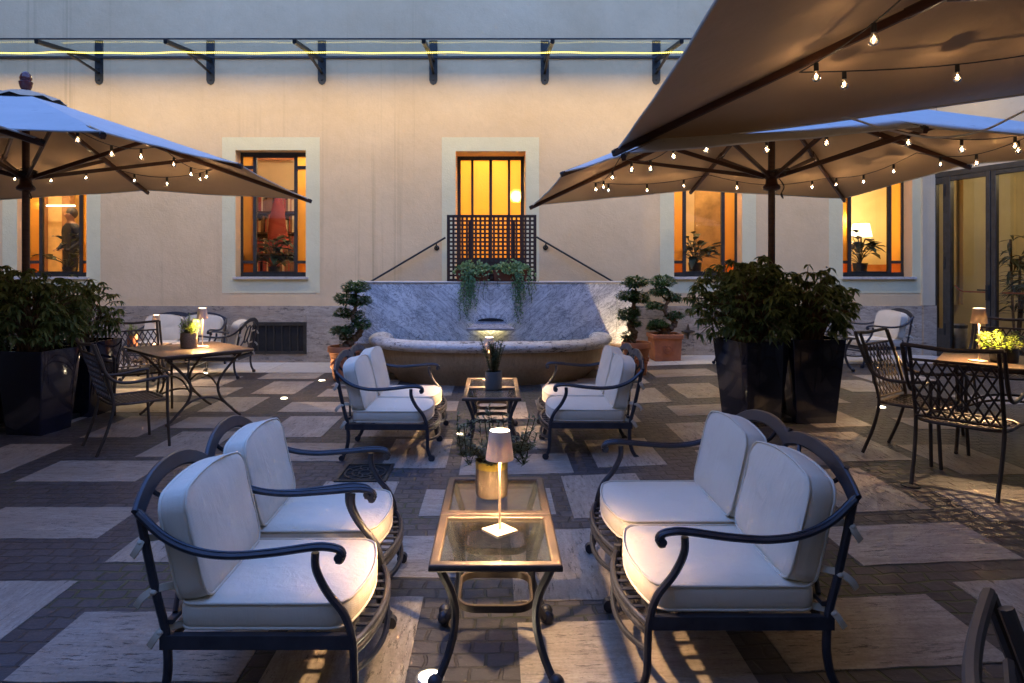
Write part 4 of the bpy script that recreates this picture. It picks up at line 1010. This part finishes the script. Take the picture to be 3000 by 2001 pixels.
# ---------------------------------------------------------------- table lamps
def table_lamp(label, loc, rz, power):
    t = thing('table_lamp', label, 'lamp', loc, R(rz), 'cordless table lamps')
    m = MB(); m.box(-.056,.056,-.056,.056,0,.012); m.build('base', M['lampstem'], t, 30, .002)
    m = MB(); m.tube([(0,0,.011),(0,0,.345)], .0058, 10); m.build('stem', M['lampstem'], t)
    m = MB(); m.lathe([(.0615,.316),(.0445,.440),(.0425,.440),(.0595,.316)], 32); m.build('shade', M['lampshade'], t)
    m = MB(); m.lathe([(.001,.434),(.043,.434),(.043,.437),(.001,.441)], 24); m.build('diffuser', M['ledglow'], t)
    m = MB(); m.lathe([(.001,.366),(.018,.366),(.018,.374),(.001,.374)], 16); m.build('led', M['led'], t)
    m = MB(); m.lathe([(.001,.376),(.020,.376),(.020,.384),(.001,.384)], 16); m.build('heat_sink', M['lampstem'], t)
    lamp('lamp_source', (0,0,.352), power, (1,.63,.32), .016, t)
    return t
LP = 50
tl = table_lamp('lit taupe table lamp on the glass table closest to the camera', at(.018,2.955,.50), 38, LP)
def lampdup(lab, loc, rz): return dup(tl, lab, loc, (0,0,R(rz)))
lampdup('lit taupe table lamp in front of the fountain basin behind the grey pot', at(-.065,6.88,.50), 20)
lampdup('lit taupe table lamp on the dark metal dining table beside the bright herb pot', at(-3.32,7.73,.745), 30)
lampdup('small lit table lamp before the settee on the wall, behind the lattice chair', at(-5.02,10.1,.50), 10)
lampdup('lit table lamp on the dining table in front of the glass door', at(3.98,5.62,.745), 25)

# ---------------------------------------------------------------- potted herbs
def can(prof_r, h, mat, t, seg=28, rim=None):
    m = MB(); m.lathe([(prof_r*.93,0),(prof_r*.97,.01),(prof_r,h*.5),(prof_r*.97,h-.01),(prof_r*.955,h),(prof_r*.90,h),(prof_r*.89,h-.03)], seg); m.build('pot', mat, t)
    m = MB(); m.lathe([(.001,h-.028),(prof_r*.9,h-.028),(prof_r*.9,h-.022),(.001,h-.015)], 20); m.build('soil', M['soil'], t)
    if rim:
        m = MB(); m.lathe([(prof_r*.985,h-.026),(prof_r*1.0,h+.012),(prof_r*.96,h+.012),(prof_r*.93,h-.02)], seg); m.build('liner', rim, t)
def rosemary(label, loc, r0, h, mat, n, spread, hh, seed, rim=None, gangly=0):
    r = random.Random(seed); t = thing('potted_herb', label, 'plant', loc, 0, 'potted herbs on the tables'); can(r0, h, mat, t, 28, rim)
    sm = MB(); lf = MB()
    for i in range(n):
        a = r.uniform(0,2*PI); q = r.random(); L = hh*r.uniform(.55,1)
        base = V((r0*.5*q*math.cos(a), r0*.5*q*math.sin(a), h-.02))
        if gangly:
            R_ = spread*r.uniform(.5,1); pts = [base, base+V((R_*.55*math.cos(a),R_*.45*math.sin(a),L*.35)), base+V((R_*math.cos(a),R_*.7*math.sin(a),L*r.uniform(.1,.55))), base+V((R_*1.02*math.cos(a)+r.uniform(-.05,.05),R_*.75*math.sin(a),L*r.uniform(.5,1.05)))]
        else: pts = [base, base+V((spread*.5*q*math.cos(a),spread*.5*q*math.sin(a),L*.55)), base+V((spread*q*math.cos(a),spread*q*math.sin(a),L))]
        pp = smooth(pts, 8); sm.tube(pp, .0022, 4)
        for k in range(3, len(pp)):
            for j in range(5 if not gangly else 3):
                b = r.uniform(0,2*PI); lf.leaf(pp[k], (math.cos(b),math.sin(b),r.uniform(.1,.9)), (0,0,1), r.uniform(.025,.042) if not gangly else r.uniform(.03,.05), .010, .15)
    lf.build('leaves', M['leaf_herb'], t, 180); sm.build('stems', M['stem'], t)
rosemary('hammered bronze can with an olive rim holding a sprawling thin stemmed herb', at(-.02,3.44,.50), .082, .165, M['can'], 26, .21, .34, 41, M['can_rim'], 1)
rosemary('grey round pot with an upright rosemary on the glass table by the fountain', at(-.018,6.44,.50), .082, .165, M['greypot'], 26, .10, .31, 42)
def basil(label, loc, r0, h, mat, n, seed, sprawl=0):
    r = random.Random(seed); t = thing('potted_herb', label, 'plant', loc, 0, 'potted herbs on the tables'); can(r0, h, mat, t)
    lf = MB(); sm = MB()
    for i in range(n):
        a = r.uniform(0,2*PI); q = r.random()**.6; tip = V((r0*(1.05+sprawl)*q*math.cos(a), r0*(1.05+sprawl)*q*math.sin(a), h+.02+(.17-.07*sprawl)*r.random()*(1.15-.4*q)))
        sm.tube([(tip.x*.4,tip.y*.4,h-.02),tip], .002, 4)
        for k in range(5):
            b = r.uniform(0,2*PI); lf.leaf(tip+V((0,0,-.012*k)), (math.cos(b),math.sin(b),r.uniform(-.1,.7)), (0,0,1), r.uniform(.022,.04), .019, .3)
    lf.build('leaves', M['leaf_basil'], t, 180); sm.build('stems', M['stem'], t)
basil('speckled stone pot of bright green herb on the dark dining table', at(-3.44,7.66,.745), .092, .17, M['stonepot'], 80, 43)
basil('dark round pot of bright sprawling herb on the dining table before the glass door', at(4.17,5.60,.745), .10, .12, M['blackpot'], 70, 44, .6)
basil('small terracotta coloured pot on the side table before the settee on the wall', at(-5.32,10.0,.50), .07, .15, M['terracotta'], 26, 45)

# ---------------------------------------------------------------- lattice dining chairs and tables
def strips(mb, w, h, n, Mx, slope=1.9, bw=.013, th=.005):
    old = mb.M; mb.M = Mx; dx = w/n
    for sgn in (1,-1):
        for k in range(-int(h/slope/dx)-1, n+int(h/slope/dx)+2):
            x0 = -w/2+k*dx; pts = []
            # clip line x = x0 + sgn*z/slope to the rectangle
            za, zb = 0, h
            def X(z): return x0+sgn*z/slope
            lo, hi = -w/2, w/2
            zs_ = sorted(((lo-x0)*slope*sgn, (hi-x0)*slope*sgn)); za = max(za, zs_[0]); zb = min(zb, zs_[1])
            if zb-za < .012: continue
            off = .0015*sgn
            mb.bar([(X(za),off,za),(X(zb),off,zb)], bw, th, (0,1,0), ch=.1)
    mb.M = old
def lattice_chair(label, mat):
    t = thing('lattice_chair', label, 'chair', (0,0,0), 0, 'lattice backed dining chairs'); hw = .26
    for s in (-1,1):
        x = s*hw
        m = MB(); m.tube(smooth([(x*.96,.585,0),(x*.98,.50,.22),(x,.455,.42),(x,.475,.56),(x,.535,.78),(x,.60,.98)],5), .0135, 8); m.build('leg', mat, t)
        xo = s*(hw+.035)
        m = MB(); m.tube(smooth([(xo,.625,.985),(xo,.57,.83),(xo,.505,.70),(xo,.42,.638),(xo,.28,.625),(xo,.10,.645),(xo,.04,.652)],5), .0135, 8); m.build('arm', mat, t)
        m = MB(); m.tube(smooth([(xo,.045,.652),(xo,.022,.645),(xo,.015,.62),(xo,.02,.42),(xo*1.0,.0,.0)],5), .0135, 8); m.build('leg', mat, t)
    m = MB(); xo = hw+.035
    m.bar(smooth([(-xo,.625,.985),(-hw*.5,.645,.975),(0,.652,.968),(hw*.5,.645,.975),(xo,.625,.985)],5), .028, .024, (0,.9,.4), ch=.35); m.build('top_rail', mat, t)
    m = MB(); ax = math.atan2(.155,.50)
    Mx = Matrix.Translation((0,.468,.47)) @ Matrix.Rotation(-ax,4,'X')
    strips(m, 2*hw-.02, .43, 8, Mx); old = m.M; m.M = Mx
    m.tube([(-hw,0,0),(hw,0,0)], .009, 6); m.tube([(-hw,0,.43),(hw,0,.43)], .010, 6); m.M = old
    m.build('back_lattice', mat, t)
    m = MB(); ring = [(x,y,.435) for x,y in rrect(2*hw+.03,.46,.14,6,0,.235)]
    m.tube(ring, .012, 8, closed=True); Ms = Matrix.Translation((0,.035,.435)) @ Matrix.Rotation(R(-90),4,'X')
    strips(m, 2*hw-.06, .40, 7, Ms, 1.2, .016); 
    for s in (-1,1): m.tube([(s*(hw+.01),.20,.435),(s*(hw+.036),.02,.435)], .010, 6); m.tube([(s*(hw+.01),.40,.435),(s*hw,.455,.435)], .010, 6)
    m.build('seat', mat, t); return t
def face(fx, fy): return math.atan2(fx, -fy)
ch0 = lattice_chair('dark lattice chair in front of the planters turned toward the dark dining table', M['bronze'])
def putc(o, cx, cy, fx, fy):
    L = math.hypot(fx,fy); fx, fy = fx/L, fy/L   # (cx,cy): middle of the back legs
    o.location = at(cx+fx*.585, cy+fy*.585); o.rotation_euler = (0,0,face(fx,fy)); return o
putc(ch0, -3.63,6.10, .73,.68)
putc(dup(ch0, 'dark lattice chair behind the dark dining table with the settee behind it'), -4.36,8.22, .62,-.78)
putc(dup(ch0, 'brown lattice chair catching warm light beside the parasol planters'), 3.22,5.78, .62,-.78)
putc(dup(ch0, 'dark lattice chair with its back to the camera at the table before the glass door'), 3.085,4.61, .75,.66)
putc(dup(ch0, 'lattice chair on the far side of the table before the glass door'), 5.35,7.15, -.75,-.66)
putc(dup(ch0, 'dark chair of which only a blurred arm shows at the frame corner'), 0.80,1.03, .82,-.57)

def dining_table(label, loc, rz, a, b, mat):
    t = thing('dining_table', label, 'table', loc, R(rz), 'dark metal dining tables'); z = .745
    m = MB(); o = rrect(2*a,2*b,.05,6); m.loft([[(x*.985,y*.985,z-.028) for x,y in o],[(x,y,z-.022) for x,y in o],[(x,y,z-.006) for x,y in o],[(x*.99,y*.99,z) for x,y in o]]); m.build('tabletop', mat, t, 30)
    m = MB(); 
    for s in (-1,1): m.box(-a*.8,a*.8,s*b*.72-.015,s*b*.72+.015,z-.06,z-.03)
    for s in (-1,1): m.box(s*a*.72-.015,s*a*.72+.015,-b*.7,b*.7,z-.058,z-.031)
    m.build('apron', mat, t, 30)
    for sy in (-1,1):
        for sx in (-1,1):
            y = sy*b*.72; m = MB()
            m.tube(smooth([(sx*a*.80,y,z-.05),(sx*a*.52,y,.56),(sx*a*.30,y,.40),(sx*a*.34,y,.24),(sx*a*.62,y,.08),(sx*a*.78,y,.012)],6), .0145, 8)
            m.ball((sx*a*.78,y,.014), .016, 8); m.build('leg', mat, t)
        m = MB(); m.tube(smooth([(-a*.60,sy*b*.72,.10),(-a*.3,sy*b*.70,.215),(0,sy*b*.68,.245),(a*.3,sy*b*.70,.215),(a*.60,sy*b*.72,.10)],6), .011, 8); m.build('stretcher', mat, t)
    for sx in (-1,1):
        m = MB(); m.tube(smooth([(sx*a*.31,-b*.72,.33),(sx*a*.31,-b*.3,.43),(sx*a*.31,b*.3,.43),(sx*a*.31,b*.72,.33)],6), .010, 8); m.build('stretcher', mat, t)
    return t
M['tabletop'] = plain('brown_powder_coat', (.075,.048,.032), .38, .2, .5, .15, 40, .15, 150)
dt = dining_table('dark brown metal dining table between the lattice chairs and the round bonsai pot', at(-3.40,7.60), 45, .50, .55, M['tabletop'])
dup(dt, 'dark brown metal dining table before the tall glass door', at(4.30,5.62), (0,0,R(52)))

# ---------------------------------------------------------------- parasols
def parasol(label, xp, yp, a, phi, kc, km, tx, ty, apex, seed=0, pole=True):
    t = thing('parasol', label, 'parasol', (xp,yp,gz(xp)), phi, 'square market parasols'); z0 = 1.65-gz(xp)
    c_, s_ = math.cos(phi), math.sin(phi)
    def Z(k, x, y):
        X, Y = c_*x-s_*y, s_*x+c_*y; return z0+k+tx*X+ty*Y
    names = [(a,0,km),(a,a,kc),(0,a,km),(-a,a,kc),(-a,0,km),(-a,-a,kc),(0,-a,km),(a,-a,kc)]
    tips = [V((x,y,Z(k,x,y))) for x,y,k in names]; top = V((0,0,apex-gz(xp)))
    def surf(i, u, v):          # u: 0 apex..1 rim, v across the gore
        p = top.lerp(tips[i], u).lerp(top.lerp(tips[(i+1)%8], u), v)
        p = p + V((0,0,-.012*u*math.sin(PI*v)*(1 if u < .99 else .6)))
        if u > .0: p += V((-p.x,-p.y,0)).normalized()*(.022*u*u*math.sin(PI*v))
        p.z += .006*noise.noise(V((p.x*3+seed,p.y*3,0)))*math.sin(PI*v) + .010*u*u*noise.noise(V((p.x*6+seed,p.y*6,4)))
        return p
    m = MB(); nu, nv = 14, 8
    for i in range(8):
        m.add([surf(i, u/nu, v/nv) for u in range(nu+1) for v in range(nv+1)], [(u*(nv+1)+v, (u+1)*(nv+1)+v, (u+1)*(nv+1)+v+1, u*(nv+1)+v+1) for u in range(nu) for v in range(nv)])
    # hem
    for i in range(8):
        hm = [surf(i, 1, v/nv) for v in range(nv+1)]; m.tube([p+V((0,0,-.004)) for p in hm], .008, 5)
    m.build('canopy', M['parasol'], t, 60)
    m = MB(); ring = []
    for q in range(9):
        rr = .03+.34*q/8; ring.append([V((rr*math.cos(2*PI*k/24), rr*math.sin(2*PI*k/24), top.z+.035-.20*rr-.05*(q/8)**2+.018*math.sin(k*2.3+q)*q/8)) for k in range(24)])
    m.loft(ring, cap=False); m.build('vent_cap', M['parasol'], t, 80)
    m = MB(); m.lathe([(.05,0),(.055,.015),(.04,.03),(.052,.05),(.062,.085),(.066,.11),(.05,.125),(.056,.135),(.058,.155),(.046,.19),(.025,.215),(.001,.225)], 20, (0,0,top.z+.005)); m.build('finial', M['finial'], t)
    hubz = 2.56-gz(xp)
    m = MB(); m.tube([(0,0,0),(0,0,top.z)], .036, 14); m.build('pole', M['wood'], t)
    m = MB(); m.lathe([(.045,-.06),(.085,-.045),(.09,-.02),(.075,.0),(.06,.015),(.055,.06),(.085,.085),(.092,.13),(.08,.15),(.04,.155)], 20, (0,0,hubz-.06)); m.build('hub', M['wood'], t)
    m = MB()
    for k in range(5):
        m.tube([(.07*math.cos(q)*(1+.2*k)*.9+.05, .07*math.sin(q)-.06, hubz+.05+.012*math.sin(q*2+k)+.01*k) for q in [2*PI*i/18 for i in range(19)]], .006, 5)
    m.tube(smooth([(.06,-.05,hubz+.0),(.11,-.05,hubz-.08),(.07,-.06,hubz-.16),(.10,-.05,hubz-.2),(.08,-.05,hubz-.14)],5), .006, 5)
    m.build('pull_rope', plain('grey_rope', (.06,.05,.045), .9), t)
    m = MB(); m.box(-.35,.35,-.35,.35,0,.05); m.build('base_plate', M['blackmetal'], t, 30, .01)
    for i, p in enumerate(tips):
        m = MB(); d = (p-top).normalized(); q = p+d*.05+V((0,0,-.022)); b_ = top+d*.06+V((0,0,-.05))
        m.bar([b_, (b_+q)/2+V((0,0,-.012)), q], .034, .05, (0,0,1), ch=.15); rb = m.build('rib', M['wood'], t, 30)
        m = MB(); tt = .50 if i % 2 else .56; e = b_.lerp(q, tt)+V((0,0,-.03)); hb = V((d.x,d.y,0)).normalized()*.075+V((0,0,hubz+.03))
        m.bar([hb, e], .026, .042, (0,0,1), ch=.15); m.build('strut', M['wood'], rb, 30)
        if i % 2 == 0:
            side = V((-d.y,d.x,0)).normalized(); b2 = hb+side*.012
        m = MB(); m.M = None; f0 = b_.lerp(q, tt-.035); f1 = b_.lerp(q, tt+.045); m.bar([f0+V((0,0,-.01)), f1+V((0,0,-.01))], .05, .058, (0,0,1)); m.build('joint', M['wood'], rb, 30)
        m = MB(); m.bar([p+d*.02+V((0,0,-.012)), p+d*.05+V((0,0,-.018))], .044, .042, (0,0,1), ch=.35); m.build('tip_cap', M['blackmetal'], rb, 30)
    return t, tips, top, phi

def festoon(label, par, frac_c, frac_m, segs, extra=()):
    pt, tips, top, phi = par; t = thing('string_lights', label, 'string lights', pt.location, phi, 'string lights under the parasols')
    def node(i): 
        fr_ = frac_c if i % 2 else frac_m; return top.lerp(tips[i], fr_)+V((0,0,-.085))
    wire = MB(); spots = []
    loop = []
    for i in segs:
        a, b = node(i % 8), node((i+1) % 8)
        pts = [a.lerp(b, q/10)+V((0,0,-.085*math.sin(PI*q/10)*(1+.3*math.sin(i*2.1)))) for q in range(11)]
        wire.tube(pts, .0042, 5); n = 3
        for k in (([1.2,4.4,7.6] if i % 2 else [2.2,5.4,8.7])):
            j = int(k); spots.append(pts[j].lerp(pts[j+1], k-j))
    wire.build('wire', M['socket'], t)
    proto = None
    for p in spots:
        if proto is None:
            m = MB(); m.lathe([(.006,-.002),(.0125,-.004),(.0135,-.045),(.011,-.050)], 12); so_ = m.build('bulb', M['socket'], t)
            m = MB(); m.lathe([(.0105,-.048),(.012,-.055),(.020,-.066),(.0255,-.082),(.0245,-.094),(.017,-.106),(.008,-.1105),(.001,-.1115)], 16); m.build('glass', M['bulbglass'], so_)
            m = MB(); m.lathe([(.001,-.072),(.0035,-.0745),(.0052,-.079),(.0035,-.0835),(.001,-.086)], 8); m.build('filament', M['filament'], so_)
            m = MB(); m.lathe([(.0105,-.047),(.0115,-.049),(.0115,-.055),(.0105,-.057)], 12); m.build('collar', M['steel'], so_)
            proto = so_; so_.location = p
        else: dup(proto, loc=p, parent=t)
    return t
U1 = parasol('ecru parasol with the red brown finial standing over the dark lattice chairs', -4.92,7.15,2.262,-.046,.943,1.072,-.002,-.004,3.47,1)
U2 = parasol('ecru parasol rising from the lacquered planters beside the pair of bonsai', 2.87,7.10,2.177,.095,.875,1.036,.03,.01,3.50,2)
U3 = parasol('large overhead ecru parasol closest to the camera covering the upper frame corner', 3.958,2.013,3.10,-.024,.895,1.21,.029,.030,3.78,3)
U4 = parasol('parasol of which only one rib tip enters the frame edge before the finial parasol', -5.63,2.75,2.26,0,.945,1.07,0,0,3.47,4)
festoon('string of small clear bulbs under the parasol with the red brown finial', U1, .60, .64, [1,2,0,7,3])
festoon('string of small clear bulbs under the parasol rising from the planters beside the bonsai', U2, .70, .74, [0,1,2,3,4,7,5,6])
festoon('string of large clear bulbs under the overhead parasol closest to the camera', U3, .69, .72, [2,3,4,1])
festoon('string of bulbs mostly outside the frame under the parasol with one rib tip in view', U4, .60, .62, [0,1,2,3,4,5,6,7])
m = MB(); m.tube(smooth([(2.50,5.12,2.79),(2.65,5.06,2.745),(2.87,5.0,2.655),(3.13,4.9,2.58),(3.44,4.85,2.612),(3.72,4.8,2.747),(4.1,4.7,2.93),(4.5,4.6,3.1)],6), .0075, 8)
tag(m.build('hanging_cord', M['cord_white'], None), 'white cord hanging in a loop between the overhead parasol and the one behind', 'cord')

# ---------------------------------------------------------------- tall lacquered planters with drooping umbrella trees
def shrub(lf, sm, r, c, rx, ry, ht, n, droop=.75):
    for i in range(n):
        a = r.uniform(0,2*PI); el = math.asin(r.uniform(-.75,1)); q = r.uniform(.25,1)**.5
        bx = 1+.16*math.sin(3*a+c[0]*9)+.10*math.sin(7*a)
        tip = V((c[0]+rx*bx*q*math.cos(el)*math.cos(a), c[1]+ry*bx*q*math.cos(el)*math.sin(a), c[2]+.02+ht*(.42+.60*math.sin(el)*q)+r.uniform(-.04,.05)))
        base = V((c[0]*.6+r.uniform(-.12,.12), c[1]*.6+r.uniform(-.12,.12), c[2]-.02))
        mid = base.lerp(tip,.55)+V((0,0,.14))
        if i % 3 == 0: sm.tube(smooth([base,mid,tip],4), [.008,.008,.007,.006,.005,.005,.004,.004,.003][:9], 5)
        out = V((math.cos(a),math.sin(a),.25))
        nl = r.randint(5,8); off = r.uniform(0,6); s_ = r.uniform(.7,1.2)
        for k in range(nl):
            b = off+2*PI*k/nl; d = V((math.cos(b),math.sin(b),0))+out*.4
            lf.leaf(tip, d+V((0,0,r.uniform(-.9,.15))), (r.uniform(-.4,.4),r.uniform(-.4,.4),1), .084*s_*r.uniform(.75,1.15), .036*s_, droop*r.uniform(.2,1.0), r.uniform(.05,.3))
def tall_planter(label, x, y, rz, seed, tree=None):
    r = random.Random(seed); t = thing('tall_planter', label, 'planter', at(x,y), R(rz), 'tall lacquered planters'); H = .83
    m = MB(); q0 = .195; q1 = .262
    sq = lambda q,z,rr=.012: [(a,b,z) for a,b in rrect(2*q,2*q,rr,3)]
    m.loft([sq(q0,0),sq(q1,H),sq(q1-.02,H),sq(q1-.03,H-.07)]); m.build('pot', M['planter'], t, 30)
    m = MB(); m.prism(rrect(2*(q1-.027),2*(q1-.027),.01,3), H-.075, H-.065); m.build('soil', M['soil'], t)
    if tree:
        dx,dy,rx,ry,ht,n = tree; lf = MB(); sm = MB(); shrub(lf, sm, r, (dx,dy,H), rx, ry, ht, n)
        for k in range(5): sm.tube(smooth([(r.uniform(-.08,.08),r.uniform(-.08,.08),H-.08),(dx*.4,dy*.4,H+.2),(dx+r.uniform(-.2,.2),dy+r.uniform(-.15,.15),H+.45)],4), .013, 6)
        lf.build('foliage', M['leaf_dark'], t, 180); sm.build('branches', M['bark'], t)
    return t
tall_planter('tall blue black planter with a drooping dark shrub beside the pair of bonsai', 2.55,6.82,19,51,(-.04,.0,.53,.46,.80,430))
tall_planter('tall blue black planter with a drooping dark shrub next to the brown lattice chair', 3.13,6.86,1,52,(.03,.0,.45,.42,.66,300))
tall_planter('tall blue black planter hidden in shadow behind the parasol pole', 2.95,7.65,8,53,(-.05,0,.42,.4,.70,150))
tall_planter('tall blue black planter with a drooping dark shrub under the parasol with the finial', -4.60,6.88,-9,54,(-.10,0,.54,.48,.80,380))
tall_planter('tall blue black planter standing behind the lattice chair under the finial parasol', -4.62,7.70,-8,55,(-.10,0,.42,.42,.66,200))
tall_planter('tall blue black planter cut by the frame edge under the finial parasol', -5.26,6.98,4,56,(0,0,.56,.5,.80,260))

# ---------------------------------------------------------------- ground lights and covers
def uplight(label, x, y, power=0, r_=.05):
    t = thing('floor_light', label, 'floor light', at(x,y,.001), 0, 'round lights set in the paving')
    m = MB(); m.lathe([(r_,.0),(r_,.008),(r_*.84,.010),(r_*.80,.006)], 28); m.build('ring', M['steel'], t)
    m = MB(); m.lathe([(.001,.004),(r_*.82,.004),(r_*.82,.0065),(.001,.0065)], 24); m.build('lens', M['uplight'], t)
    if power: lamp('beam', (0,0,.03), power, (1,.74,.42), .03, t, 100, (R(180),0,0))
    return t
uplight('glowing round floor light at the foot of the table closest to the camera', -.262,2.735, 1.2, .056)
uplight('glowing round floor light beside the table with the grey pot', -.34,6.72, 1.5)
uplight('glowing round floor light alone on the cobbles between the dining table and the fountain settee', -2.65,8.55, 1.5, .045)
uplight('glowing round floor light at the foot of the round bonsai pot', -2.52,9.90, 8)
uplight('glowing round floor light by the legs of the brown lattice chair', 4.18,7.40, 1.5)
uplight('floor light in shadow under the settee backing onto the bonsai', 1.21,6.85, .0)
uplight('glowing floor light under the lattice chair seat near the settee on the wall', -4.5,10.55, 4)
uplight('floor light hidden behind the round bonsai pot that lights the marble', 1.98,10.25, 34)
t = thing('drain_grate', 'ornate dark square drain grate in the cobbles beside the armchairs', 'drain', at(-1.04,5.45,.004))
m = MB()
for a in ((-.2,.2,-.23,-.205),(-.2,.2,.205,.23),(-.2,-.175,-.205,.205),(.175,.2,-.205,.205)): m.box(a[0],a[1],a[2],a[3],0,.012)
m.build('rim', M['frame'], t, 30)
m = MB(); m.box(-.176,.176,-.206,.206,-.004,.001); m.build('pit', plain('drain_dark', (.006,.006,.006), .9), t)
m = MB()
for r_ in (.05,.10,.16): m.bar([(r_*math.cos(q),r_*1.15*math.sin(q),.006) for q in [2*PI*i/28 for i in range(28)]], .014, .008, (0,0,1), closed=True)
for k in range(10):
    q = 2*PI*k/10; m.bar(smooth([(.05*math.cos(q),.058*math.sin(q),.0055),(.1*math.cos(q+.3),.115*math.sin(q+.3),.0055),(.16*math.cos(q+.1),.184*math.sin(q+.1),.0055)],4), .010, .007, (0,0,1))
m.build('tracery', M['frame'], t)
m = MB(); m.lathe([(.001,.003),(.05,.003),(.052,.006),(.062,.006),(.064,.0)], 32); o = m.build('round_cover', M['frame'], None, loc=at(2.92,4.8,.001)); tag(o, 'dark round cover in the cobbles under a chair leg', 'cover')
